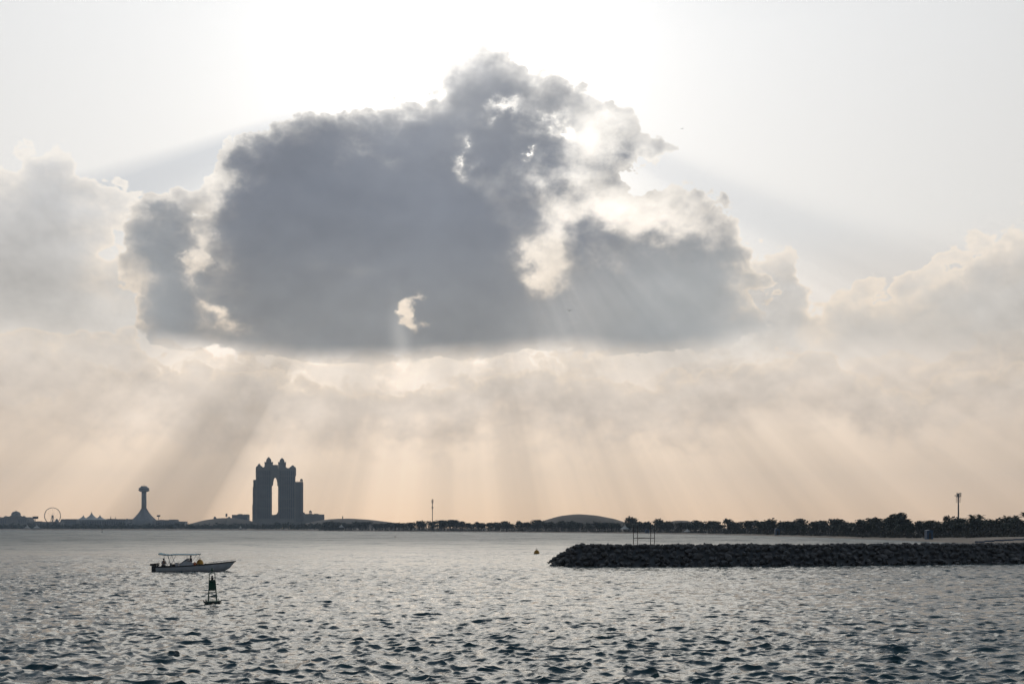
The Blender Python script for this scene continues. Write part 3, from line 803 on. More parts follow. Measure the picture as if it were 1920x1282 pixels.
# pilasters and glazed strips between them
def ribs(q0, q1, n, t, b, yf, w=3.4):
    for i in range(n):
        q = q0 + (q1 - q0) * (i + .5) / n
        MB().box(hx(q) - w * .22, hx(q) + w * .22, yf - 1.6, yf - .02, hz(b), hz(t)).build('pilaster', M['stone'], hotel)
        if i < n - 1:
            q2 = q0 + (q1 - q0) * (i + 1) / n
            MB().box(hx(q2) - w * .28, hx(q2) + w * .28, yf - .25, yf - .03, hz(b), hz(t + 12)).build('window_strip', M['stone_dark'], hotel)
ribs(335, 560, 8, 330, 1058, -16); ribs(655, 903, 9, 330, 1058, -16); ribs(908, 1018, 6, 515, 1100, -13); ribs(295, 328, 2, 490, 1100, -13, 3)
for qa, qb, yf in ((330, 562, -16), (652, 905, -16)):
    for t in (420, 560, 760, 900): MB().box(hx(qa) - .4, hx(qb) + .4 if qb > 600 else hx(qb), yf - 2.0, yf - .05, hz(t + 8), hz(t)).build('string_course', M['stone'], hotel)

# ================================================================== the viewing tower
TD = 2250.0; TS = TD / FPX
tower = thing('viewing_tower', ((270 - 960) / FPX * TD, TD, 2.0), 'grey concrete viewing tower with flared base and round pod on top', 'tower')
def tz(q): return zpx(840 + q / 8, TD) - 2.0
def tr_(w): return w / 8 * TS / 2
prof = [(tr_(430), 0), (tr_(345), tz(1080)), (tr_(280), tz(1050)), (tr_(215), tz(1015)), (tr_(160), tz(980)), (tr_(120), tz(950)), (tr_(92), tz(925)), (tr_(74), tz(905))]
fl = MB().lathe(prof, 32).build('flared_base', M['concrete'], tower, True)
for k in range(16):
    a = k * math.pi / 8; m_ = MB(); c, s = math.cos(a), math.sin(a)
    m_.path([(r * 1.01 * c, r * 1.01 * s, z) for r, z in prof], .7, 5); m_.build('rib', M['concrete'], fl)
MB().lathe([(tr_(72), tz(905)), (tr_(69), tz(655))], 24).build('shaft', M['concrete'], tower, True)
pod = MB().lathe([(tr_(72), tz(656)), (tr_(120), tz(648)), (tr_(156), tz(634)), (tr_(158), tz(624))], 32).build('pod_underside', M['concrete'], tower)
MB().lathe([(tr_(146), tz(623.9)), (tr_(146), tz(606))], 32).build('pod_windows', M['stone_dark'], tower)
MB().lathe([(tr_(152), tz(605.9)), (tr_(150), tz(598)), (tr_(112), tz(588)), (tr_(84), tz(573)), (tr_(78), tz(568)), (tr_(30), tz(566))], 32).build('pod_roof', M['concrete'], tower)
MB().tube((0, 0, tz(567)), (0, 0, tz(528)), .35, .12, 6).build('antenna', M['steel'], tower)

# ================================================================== ferris wheel
WD = 2150.0; WS = WD / FPX
wheel = thing('ferris_wheel', ((98.5 - 960) / FPX * WD, WD, 2.0), 'big thin ferris wheel with small gondolas at the left', 'ferris wheel')
wc = zpx(966.5, WD) - 2; wr = 15.0 * WS
m_ = MB(); N = 64
for y in (-1.0, 1.0): m_.path([(wr * math.cos(2 * math.pi * i / N), y, wc + wr * math.sin(2 * math.pi * i / N)) for i in range(N + 1)], .34, 5)
rim_o = m_.build('rim', M['steel'], wheel)
for i in range(24):
    a = 2 * math.pi * i / 24
    MB().tube((0, 0, wc), (wr * math.cos(a), 0, wc + wr * math.sin(a)), .09, .09, 4).build('spoke', M['steel'], wheel)
gm = MB().lathe([(.3, -1.1), (.75, -.8), (.85, -.2), (.75, .3), (.3, .55)], 8).mesh('gondola'); gm.materials.append(M['steel'])
for i in range(40):
    a = 2 * math.pi * i / 40; g_ = link('gondola', gm, wheel); g_.location = ((wr + .35) * math.cos(a), 0, wc + (wr + .35) * math.sin(a))
MB().tube((0, -2.2, wc), (0, 2.2, wc), 1.3, 1.3, 12).build('hub', M['steel'], wheel)
for sx in (-1, 1):
    for y in (-2.6, 2.6): MB().tube((0, y * .8, wc), (sx * 5.2, y * 1.6, 0), .6, .75, 6).build('support_leg', M['steel'], wheel)

# ================================================================== palace with dome
PD = 2300.0; PS = PD / FPX
pal = thing('domed_palace', ((30 - 960) / FPX * PD, PD, 2.0), 'wide domed palace at the far left edge', 'palace')
def pxm(q): return (q / 6 - 30) * PS
def pzm(q): return zpx(840 + q / 6, PD) - 2
def pb(name, q0, q1, t, y0=-15, y1=15): return MB().box(pxm(q0), pxm(q1), y0, y1, 0, pzm(t)).build(name, M['stone'], pal)
pb('wing', -200, 112, 775); pb('wing', 240.3, 340, 775); pb('central_block', 112.3, 240, 766, -18, 18); pb('end_block', 340.3, 362, 798, -12, 12); pb('low_wing', 362.3, 460, 820, -8, 8)
MB().lathe([(60 / 6 * PS, pzm(768)), (60 / 6 * PS, pzm(758)), (48 / 6 * PS, pzm(757)), (49 / 6 * PS, pzm(745)), (45 / 6 * PS, pzm(730)), (34 / 6 * PS, pzm(717)), (16 / 6 * PS, pzm(710)), (2 / 6 * PS, pzm(706)), (.5, pzm(695))], 28, (pxm(180), 0)).build('dome', M['stone'], pal, True)
for q in (75, 278, -60): MB().lathe([(20 / 6 * PS, pzm(776)), (19 / 6 * PS, pzm(769)), (11 / 6 * PS, pzm(763)), (.3, pzm(759))], 16, (pxm(q), -4)).build('small_dome', M['stone'], pal, True)
for q in list(range(-190, 110, 24)) + list(range(250, 338, 22)): MB().box(pxm(q), pxm(q + 8), -15.4, -15.05, pzm(845), pzm(800)).build('window', M['stone_dark'], pal)

# ================================================================== low waterfront buildings
def bz(py, d): return zpx(py, d) - 2.0
def low_building(name, px0, px1, pytop, d, label, cat='building', blocks=(), mat='concrete', wins=0):
    s = d / FPX; xc = ((px0 + px1) / 2 - 960) * s
    t = thing(name, (xc, d, 2.0), label, cat); w = (px1 - px0) * s / 2
    MB().box(-w, w, -9, 9, -.5, bz(pytop, d)).build('wall', M[mat], t)
    MB().box(-w - .4, w + .4, -9.4, 9.4, bz(pytop, d) + .02, bz(pytop, d) + .6).build('roof', M[mat], t)
    for (a, b, tp) in blocks: MB().box((a - 960) * s - xc, (b - 960) * s - xc, -5, 5, bz(pytop, d) + .62, bz(tp, d)).build('roof_block', M[mat], t)
    for i in range(wins):
        x = -w + (i + .5) * 2 * w / wins; MB().box(x - w / wins * .5, x + w / wins * .5, -9.2, -9.03, bz(pytop, d) * .35, bz(pytop, d) * .8).build('window', M['stone_dark'], t)
    return t
low_building('waterfront_hall', 119, 147, 973.2, 2200, 'long low hall between the ferris wheel and the tents', wins=8)
low_building('waterfront_hall', 147.5, 193.5, 974.2, 2230, 'low hall directly behind the white tensile roof', wins=10)
low_building('waterfront_hall', 194, 246, 973.2, 2210, 'long low hall between the tents and the viewing tower', blocks=((203, 215, 972.2),), wins=12)
low_building('waterfront_hall', 294, 333, 975.0, 2240, 'low hall just right of the viewing tower', blocks=((300, 306, 973.9), (318, 333, 973.6)), wins=9)
low_building('waterfront_hall', 333.5, 349, 977.6, 2200, 'lowest flat building between the viewing tower and the mound', wins=4)
low_building('waterfront_hall', 60, 118, 978.2, 2150, 'low flat building below the ferris wheel', wins=10)
low_building('annex_block', 437, 466, 965.2, 2120, 'square flat-topped block left of the arched hotel', blocks=((447, 454.5, 963.2), (458, 465.5, 963.8)), wins=7)
def dome_pavilion(px, pytop, wpx, d, label, base):
    s = d / FPX; t = thing('domed_pavilion', ((px - 960) * s, d, base), label, 'pavilion'); r = wpx * s / 2; H = zpx(pytop, d) - base
    MB().lathe([(r, -.5), (r, H * .45)], 12).build('drum', M['concrete'], t)
    MB().lathe([(r * 1.08, H * .452), (r, H * .62), (r * .75, H * .82), (r * .35, H * .95), (.1, H)], 14).build('dome', M['concrete'], t, True)
dome_pavilion(106.5, 971.8, 7.5, 2180, 'small round dome at the right foot of the ferris wheel', 2.0)
dome_pavilion(115, 973, 5, 2190, 'smaller dome right of the ferris wheel beside the long hall', 2.0)
dome_pavilion(238.5, 971.6, 10, 2190, 'small dome left of the flared tower base', 2.0)
dome_pavilion(403, 967.8, 5, 2045, 'little domed pavilion on the left part of the mound', zpx(974, 2045))
dome_pavilion(429.5, 968.2, 6, 2045, 'little domed pavilion on the mound beside the annex block', zpx(974, 2045))
def peak_tent(name, px, pytop, pybase, wpx, d, label, base, group=None, mat='canvas', cat='tent', finial=True):
    s = d / FPX; t = thing(name, ((px - 960) * s, d, base), label, cat, group); r = wpx * s / 2; zb = zpx(pybase, d) - base; H = zpx(pytop, d) - base
    n = 4 if wpx * s < 12 else 8; hh = H - zb; k = 1.25 if n == 4 else 1.0
    MB().lathe([(r * k, zb), (r * k * .62, zb + hh * .24), (r * k * .34, zb + hh * .5), (r * k * .14, zb + hh * .78), (r * k * .06, zb + hh)], n * 2 if n > 4 else 4).build('canopy', M[mat], t)
    for i in range(n):
        a = 2 * math.pi * i / n; MB().tube((r * .95 * k * math.cos(a), r * .95 * k * math.sin(a), -.4), (r * .95 * k * math.cos(a), r * .95 * k * math.sin(a), zb + .05), .12, .12, 5).build('pole', M['steel'], t)
    if finial: MB().tube((0, 0, H - .1), (0, 0, H + hh * .14), r * .05, r * .02, 5).build('finial', M['steel'], t)
    return t
peak_tent('peaked_tent_roof', 156.2, 966.5, 974, 24, 2180, 'left small peak of the white tensile roof by the viewing tower', 2.0)
peak_tent('peaked_tent_roof', 171.8, 961.5, 974, 32, 2185, 'tall middle peak of the white tensile roof', 2.0)
peak_tent('peaked_tent_roof', 187.5, 966, 974, 24, 2180, 'right small peak of the white tensile roof by the viewing tower', 2.0)
def spire(px, pytop, d, label):
    s = d / FPX; t = thing('roof_spire', ((px - 960) * s, d, 2.0), label, 'spire'); H = bz(pytop, d)
    MB().box(-1.0, 1.0, -1, 1, -.5, H * .72).build('shaft', M['concrete'], t); MB().lathe([(1.5, H * .722), (.9, H * .82), (.15, H)], 8).build('cap', M['concrete'], t)
spire(207.8, 966.5, 2195, 'thin spire above the hall roof left of the viewing tower'); spire(216.8, 968, 2195, 'stubby spire on the hall roof nearer the viewing tower')
def billboard(px, py0, py1, wpx, d, label):
    s = d / FPX; t = thing('billboard', ((px - 960) * s, d, 2.0), label, 'billboard')
    MB().tube((0, 0, -.5), (0, 0, bz(py1, d) + .05), .6, .5, 8).build('pole', M['steel'], t)
    MB().box(-wpx * s / 2, wpx * s / 2, -.5, .5, bz(py1, d), bz(py0, d)).build('panel', M['darksteel'], t)
billboard(66.6, 967.6, 972.4, 10.2, 2100, 'dark billboard on a pole between palace and ferris wheel')
billboard(297.3, 965.2, 968.2, 6.2, 2100, 'small dark billboard on a pole right of the viewing tower')

def light_mast(px, pytop, d, label, w=3.0):
    s = d / FPX; b = ground((px - 960) * s, d); t = thing('light_mast', ((px - 960) * s, d, b), label, 'mast'); H = zpx(pytop, d) - b
    MB().tube((0, 0, -.3), (0, 0, H), .45, .3, 6).build('pole', M['steel'], t)
    hd = MB().box(-w * s / 2, w * s / 2, -.6, .6, H * .8, H).build('lamp_head', M['steel'], t)
light_mast(424.6, 962.5, 1980, 'floodlight mast on the mound left of the annex block')
light_mast(642.5, 967.3, 1700, 'stub of a mast on the long low mound right of the hotel', 1.6)

# lattice mast behind the middle trees
LD = 1180.0; ls = LD / FPX; lx = (810.8 - 960) * ls; lb = ground(lx, LD)
lm = thing('lattice_mast', (lx, LD, lb), 'tall thin lattice radio mast above the middle trees', 'mast'); LH = zpx(935.5, LD) - lb
legs = [(.42 * math.cos(a), .42 * math.sin(a)) for a in (0.5, 2.59, 4.69)]
for q in legs: MB().tube((*q, -.3), (*q, LH), .16, .14, 5).build('leg', M['steel'], lm)
m_ = MB(); n = 34
for i in range(n):
    z0, z1 = LH * i / n, LH * (i + 1) / n
    for k in range(3): m_.tube((*legs[k], z0), (*legs[(k + 1) % 3], z1), .06, .06, 4)
m_.build('lattice', M['steel'], lm)
for zz, w in ((LH - 1.8, .95), (LH - 3.6, .85), (LH - 10.0, .8)):
    for k in range(3):
        a = k * 2.09 + .5; o_ = MB().box(-.22, .22, -.15, .15, -1.2, 1.2).build('antenna_panel', M['steel'], lm); o_.location = (w * math.cos(a), w * math.sin(a), zz); o_.rotation_euler = (0, 0, a)
MB().tube((0, 0, LH - .5), (0, 0, LH + 1.4), .09, .05, 5).build('tip', M['steel'], lm)

# telecom mast at the right
CD = 415.0; cs = CD / FPX; cx_ = (1797 - 960) * cs; cb = ground(cx_, CD)
tm = thing('telecom_mast', (cx_, CD, cb), 'telecom mast with clustered antenna panels above the right trees', 'mast'); CH = zpx(925, CD) - cb
MB().tube((0, 0, -.3), (0, 0, CH), .36, .24, 10).build('pole', M['steel'], tm)
def tq(q): return (1600 + q / 6 - 1797) * cs
def tqz(q): return zpx(900 + q / 6, CD) - cb
for q in (1155, 1170, 1193, 1205):
    MB().tube((tq(q), -.25 if q % 2 else .25, tqz(248)), (tq(q), -.25 if q % 2 else .25, tqz(178)), .05, .05, 5).build('frame_tube', M['steel'], tm)
for q in (190, 205, 226, 246):
    for y in (-.25, .25): MB().tube((tq(1153), y, tqz(q)), (tq(1206), y, tqz(q)), .04, .04, 5).build('frame_rail', M['steel'], tm)
for q, t, b, y in ((1160, 150, 188, -.5), (1173, 142, 186, .4), (1184, 140, 184, -.6), (1194, 146, 188, .5), (1205, 140, 186, -.3)):
    MB().box(tq(q) - .17, tq(q) + .17, y - .1, y + .1, tqz(b), tqz(t)).build('antenna_panel', M['steel'], tm)
MB().box(tq(1142), tq(1152), -.2, .2, tqz(178), tqz(168)).build('radio_box', M['steel'], tm)

# canopies, huts and barrier on the beaches
def beach_tent(px, pytop, pybase, wpx, off, label):
    d = shore_d(px) + off; s = d / FPX; b = ground((px - 960) * s, d)
    peak_tent('beach_canopy', px, pytop, pybase, wpx, d, label, b, 'white pointed canopies on the beach', 'canvas', 'canopy', False)
beach_tent(1171.5, 983, 991.5, 15, 28, 'white pointed canopy on the beach left of the steel frame')
beach_tent(1288.5, 990.5, 996.5, 13, 24, 'white pointed canopy on the beach right of the steel frame')
beach_tent(51, 983.5, 989.6, 10, 30, 'white pointed canopy on the far shore below the palace')
beach_tent(69, 983.3, 989.6, 12, 30, 'white pointed canopy on the far shore below the first billboard')
beach_tent(451, 985, 990, 5, 30, 'tiny white canopy on the far shore below the annex block')
beach_tent(640, 982.0, 988, 8, 26, 'small white canopy on the far shore right of the hotel')
def hut(px, pyt, pyb, wpx, off, label):
    d = shore_d(px) + off; s = d / FPX; x = (px - 960) * s; b = ground(x, d); t = thing('beach_hut', (x, d, b), label, 'hut', 'blue huts on the beach'); w = wpx * s / 2; H = zpx(pyt, d) - b
    MB().box(-w, w, -w, w, -.3, H * .88).build('cabin', M['blue'], t)
    MB().prism([(-w * 1.12, H * .882), (w * 1.12, H * .882), (w * 1.12, H * .93), (0, H), (-w * 1.12, H * .93)], -w * 1.12, w * 1.12).build('roof', M['blue'], t)
    MB().box(-w * .35, w * .35, -w - .06, -w - .01, -.2, H * .66).build('door', M['rail'], t)
hut(1213, 991.5, 995.5, 7, 15, 'small blue hut on the beach seen through the steel frame')
hut(1457, 990, 997.5, 8, 17, 'blue hut in the scrub in the middle of the right beach')
hut(1741.5, 993, 1003.5, 11.5, 22, 'largest blue hut, on the beach where the breakwater starts')
bx0 = at(1828, 1014, 300)
bar = thing('blue_barrier', (bx0.x, 300, ground(bx0.x, 300)), 'low blue barrier along the sand at the right edge', 'barrier')
bL = (1990 - 1828) / FPX * 300; nseg = 9
for i in range(nseg):
    a = bL * i / nseg; MB().box(a + .05, a + bL / nseg - .05, -.06, .06, .2, .62).build('panel', M['blue'], bar).location.z = max(0, ground(bx0.x + a + bL / nseg / 2, 300) - ground(bx0.x, 300))
    MB().box(a - .06, a + .06, -.08, .08, -.2, .7).build('post', M['steel'], bar).location.z = max(0, ground(bx0.x + a, 300) - ground(bx0.x, 300))

# ================================================================== yellow mooring buoy
def mooring_buoy(loc, label, parent_scale=1.0, rz=0.0):
    t = thing('mooring_buoy', loc, label, 'buoy', None, rz); k = parent_scale
    MB().lathe([(.30 * k, -.35 * k), (.50 * k, -.2 * k), (.53 * k, 0), (.53 * k, .16 * k), (.50 * k, .34 * k), (.42 * k, .55 * k), (.29 * k, .72 * k), (.13 * k, .80 * k), (.06 * k, .81 * k)], 24).build('float', M['yellow'], t, True)
    MB().lathe([(.545 * k, .02 * k), (.56 * k, .05 * k), (.545 * k, .09 * k)], 24).build('fender_band', M['rail'], t)
    m_ = MB(); m_.path([(.11 * k * math.cos(a), 0, .93 * k + .13 * k * math.sin(a)) for a in [2 * math.pi * i / 14 for i in range(15)]], .025 * k, 6); m_.build('lifting_ring', M['darksteel'], t)
    MB().tube((-.05 * k, 0, .98 * k), (-.14 * k, 0, 1.14 * k), .02 * k, .02 * k, 5).build('shackle', M['darksteel'], t)
    return t
yb = at(1006.3, 1038, 187); mooring_buoy((yb.x, 187, -.05), 'yellow domed mooring buoy floating left of the breakwater head')

# far channel marker and dot buoy
fm = at(191.3, 997, 1000)
t = thing('channel_marker', (fm.x, 1000, 0), 'tiny dark channel marker in front of the far left shore', 'marker')
MB().lathe([(.55, -.4), (.7, 0), (.6, .35), (.25, .5)], 12).build('float', M['darksteel'], t); MB().tube((0, 0, .4), (0, 0, 2.6), .24, .16, 8).build('post', M['darksteel'], t); MB().lathe([(.4, 2.5), (.03, 3.1)], 10).build('topmark', M['darksteel'], t)
fm = at(741, 1006.5, 505)
t = thing('small_float', (fm.x, 505, 0), 'tiny dark float far out left of the yellow buoy', 'buoy')
MB().lathe([(.2, -.2), (.34, 0), (.3, .2), (.1, .34)], 12).build('float', M['darksteel'], t); MB().tube((0, 0, .3), (.12, 0, .75), .05, .04, 6).build('stick', M['darksteel'], t)

# ================================================================== green channel buoy
GDs = 65.4; gp = at(398.6, 1131, GDs); gk = GDs / FPX / 9.155
gb = thing('channel_buoy', (gp.x, GDs, 0), 'green lattice channel buoy with cone topmark in front of the boat', 'buoy'); gb.rotation_euler = (R(1.5), R(-1.0), R(20))
def gz(q): return (1100 - q) * gk
MB().lathe([(.30, -.5), (.46, -.28), (.50, .0), (.50, gz(1062)), (.46, gz(1050)), (.20, gz(1046))], 24).build('float', M['green'], gb, False)
m_ = MB(); m_.path([(.53 * math.cos(a), .53 * math.sin(a), gz(1078)) for a in [2 * math.pi * i / 24 for i in range(25)]], .035, 6); m_.build('fender_ring', M['rail'], gb)
for k in range(8):
    a = k * math.pi / 4; MB().tube((.5 * math.cos(a), .5 * math.sin(a), gz(1085)), (.56 * math.cos(a), .56 * math.sin(a), gz(1040)), .03, .03, 6).build('lug', M['darksteel'], gb)
hb, ht = .262, .185
for sx in (-1, 1):
    for sy in (-1, 1):
        MB().tube((sx * hb, sy * hb, gz(1050)), (sx * ht, sy * ht, gz(700)), .028, .024, 6).build('leg', M['green'], gb)
        m_ = MB(); m_.path([(sx * ht, sy * ht, gz(700)), (sx * ht * .97, sy * ht * .97, gz(610)), (sx * ht * .8, sy * ht * .8, gz(582)), (sx * .03, sy * .03, gz(574))], .017, 6); m_.build('lantern_guard', M['green'], gb)
for q in (705, 722, 872, 910, 982):
    w = hb + (ht - hb) * (1050 - q) / 350
    m_ = MB(); m_.path([(w, w, gz(q)), (-w, w, gz(q)), (-w, -w, gz(q)), (w, -w, gz(q)), (w, w, gz(q))], .018, 5); m_.build('crossbar', M['green'], gb)
for k in range(4):
    w0, w1 = .225, .198; o_ = MB().add([(-w0, -w0 - .01, gz(866)), (w0, -w0 - .01, gz(866)), (w1, -w1 - .01, gz(732)), (-w1, -w1 - .01, gz(732)), (-w0, -w0 + .01, gz(866)), (w0, -w0 + .01, gz(866)), (w1, -w1 + .01, gz(732)), (-w1, -w1 + .01, gz(732))],
        [(0, 1, 2, 3), (7, 6, 5, 4), (0, 4, 5, 1), (1, 5, 6, 2), (2, 6, 7, 3), (3, 7, 4, 0)]).build('daymark_panel', M['green'], gb); o_.rotation_euler = (0, 0, k * math.pi / 2)
MB().lathe([(.06, gz(700)), (.075, gz(690)), (.075, gz(665)), (.05, gz(655)), (.06, gz(640)), (.03, gz(618))], 12).build('lantern', M['darksteel'], gb)
MB().tube((0, 0, gz(578)), (0, 0, gz(535)), .03, .03, 6).build('topmark_stem', M['green'], gb)
MB().lathe([(.105, gz(540)), (.10, gz(532)), (.012, gz(480))], 16).build('topmark_cone', M['green'], gb)

# ================================================================== motor boat
BD = 113.0; bk = BD / FPX / 9.155
bp_ = at(297, 1072, BD); BL = (439 - 297) * BD / FPX
boat = thing('motor_boat', (bp_.x, BD, 0), 'white open motor boat with canopy and black outboards on the left', 'boat'); boat.rotation_euler = (0, R(-0.4), R(5))
def qx(q): return (q - 340) * bk
def qz(q): return (572 - q) * bk
def hull():
    m_ = MB(); st = 22; ring = 9; L = BL
    for i in range(st + 1):
        u = i / st
        sheer = qz(487) + (qz(408) - qz(487)) * (u ** 1.9)
        half = 1.18 * (1 - max(0, (u - .45) / .55) ** 2.4) if u < 1 else 0.0
        half = max(half, 0.02)
        keel = -.35 + (0.35 + .25) * max(0, (u - .72) / .28) ** 2
        flare = .82 - .25 * max(0, (u - .5) / .5)
        rake = 0.0
        chine = keel + (.28 if u < .8 else .28 + (u - .8) * 1.2)
        sec = [(half, sheer), (half * .97, sheer - (sheer - chine) * .35), (half * (.5 + flare * .5), sheer - (sheer - chine) * .7), (half * flare, chine), (0.0, keel), (-half * flare, chine), (-half * (.5 + flare * .5), sheer - (sheer - chine) * .7), (-half * .97, sheer - (sheer - chine) * .35), (-half, sheer)]
        for (y, z) in sec:
            x = u * L
            if u > .8: x -= (sheer - z) * (u - .8) / .2 * .85       # raked stem
            m_.v.append((x, y, z))
    for i in range(st):
        for j in range(ring - 1): m_.f.append((i * ring + j, (i + 1) * ring + j, (i + 1) * ring + j + 1, i * ring + j + 1))
    m_.f.append(tuple(range(ring)))
    h = m_.build('hull', M['hull'], boat, True)
    rl, dk = MB(), MB(); left, right = [], []
    for i in range(st + 1):
        left.append(Vector(m_.v[i * ring])); right.append(Vector(m_.v[i * ring + ring - 1]))
    for P in (left, right): rl.path([p + Vector((0, 0, -.03)) for p in P], .065, 6)
    rl.build('rub_rail', M['rail'], boat)
    for i in range(st): dk.add([left[i] - Vector((0, .05, .10)), left[i + 1] - Vector((0, .05, .10)), right[i + 1] + Vector((0, .05, -.10)), right[i] + Vector((0, .05, -.10))], [(0, 1, 2, 3)])
    dk.build('deck', M['hull'], boat)
    MB().path([p + Vector((0, 0, .16)) for p in left[15:]], .02, 5).build('bow_rail', M['chrome'], boat)
    MB().path([p + Vector((0, 0, .16)) for p in right[15:]], .02, 5).build('bow_rail', M['chrome'], boat)
    for P in (left, right):
        for i in (15, 17, 19, 21): MB().tube(P[i], P[i] + Vector((0, 0, .17)), .016, .016, 5).build('rail_stanchion', M['chrome'], boat)
hull()
for y in (-.42, .42):
    e = MB(); zt = qz(432); 
    e.add([(-.78, y - .22, qz(470)), (-.06, y - .22, qz(485)), (-.06, y + .22, qz(485)), (-.78, y + .22, qz(470)), (-.76, y - .2, zt - .04), (-.04, y - .2, zt + .02), (-.04, y + .2, zt + .02), (-.76, y + .2, zt - .04)],
          [(0, 3, 2, 1), (4, 5, 6, 7), (0, 1, 5, 4), (1, 2, 6, 5), (2, 3, 7, 6), (3, 0, 4, 7)])
    en = e.build('outboard_engine', M['engine'], boat)
    MB().box(-.62, -.12, y - .11, y + .11, -.45, qz(478)).build('engine_leg', M['engine'], en); MB().box(-.14, .06, y - .15, y + .15, qz(540), qz(495)).build('bracket', M['engine'], en)
# canopy on its frame
cv = MB(); nxx, nyy = 14, 6
for j in range(nyy + 1):
    for i in range(nxx + 1):
        u = i / nxx; v = j / nyy * 2 - 1; x = qx(375) + u * (qx(1020) - qx(375))
        z = qz(292) + .10 * (1 - v * v) + .16 * max(0, (.18 - u) / .18) - .02 * math.sin(u * 9) + .03 * u
        cv.v.append((x, v * 1.0, z))
b0 = len(cv.v); cv.v += [(x, y, z - .05) for x, y, z in cv.v]
for j in range(nyy):
    for i in range(nxx):
        a = j * (nxx + 1) + i; cv.f.append((a, a + 1, a + nxx + 2, a + nxx + 1)); cv.f.append((b0 + a, b0 + a + nxx + 1, b0 + a + nxx + 2, b0 + a + 1))
for i in range(nxx): cv.f.append((i, b0 + i, b0 + i + 1, i + 1)); a = nyy * (nxx + 1) + i; cv.f.append((a, a + 1, b0 + a + 1, b0 + a))
for j in range(nyy): a = j * (nxx + 1); cv.f.append((a, a + nxx + 1, b0 + a + nxx + 1, b0 + a)); a += nxx; cv.f.append((a, b0 + a, b0 + a + nxx + 1, a + nxx + 1))
cv.build('canopy', M['bimini'], boat)
for y in (-.95, .95):
    for q0, q1, z0, z1 in ((500, 470, 480, 292), (520, 600, 480, 292), (590, 530, 480, 292), (870, 850, 470, 292), (940, 1015, 400, 292)):
        MB().tube((qx(q0), y, qz(z0)), (qx(q1), y, qz(z1)), .022, .022, 6).build('canopy_pole', M['chrome'], boat)
    MB().tube((qx(375), y * .98, qz(286)), (qx(1025), y * .98, qz(294)), .02, .02, 6).build('canopy_rail', M['chrome'], boat)
    MB().path([(qx(1000), y * .98, qz(292)), (qx(1028), y * .98, qz(280)), (qx(1020), y * .98, qz(258)), (qx(985), y * .98, qz(252))], .015, 5).build('rail_hook', M['chrome'], boat)
# console and raked windscreen
MB().prism([(qx(700), qz(485)), (qx(955), qz(485)), (qx(935), qz(430)), (qx(875), qz(375)), (qx(820), qz(395)), (qx(735), qz(445))], -.62, .62).build('console', M['hull'], boat)
MB().prism([(qx(700), qz(455)), (qx(845), qz(352)), (qx(862), qz(348)), (qx(862), qz(360)), (qx(725), qz(458))], -.66, .66).build('windscreen', M['perspex'], boat)
MB().box(qx(640), qx(690), -.5, .5, qz(490), qz(425)).build('seat_box', M['hull'], boat); MB().box(qx(560), qx(625), -.7, .7, qz(490), qz(450)).build('cooler', M['rail'], boat)

for q, w, hgt, yy in ((1150, 26, 30, -.5), (1210, 34, 18, .3), (1320, 40, 16, -.1), (1450, 26, 14, 0), (530, 30, 40, .5)):
    MB().lathe([(w * bk * .5, qz(475) - .12), (w * bk * .55, qz(475) - .05), (w * bk * .5, qz(475 + 0 - hgt)), (w * bk * .2, qz(475 - hgt) + .03)], 10, (qx(q), yy)).build('rope_coil', M['rail' if w > 30 else 'darksteel'], boat)
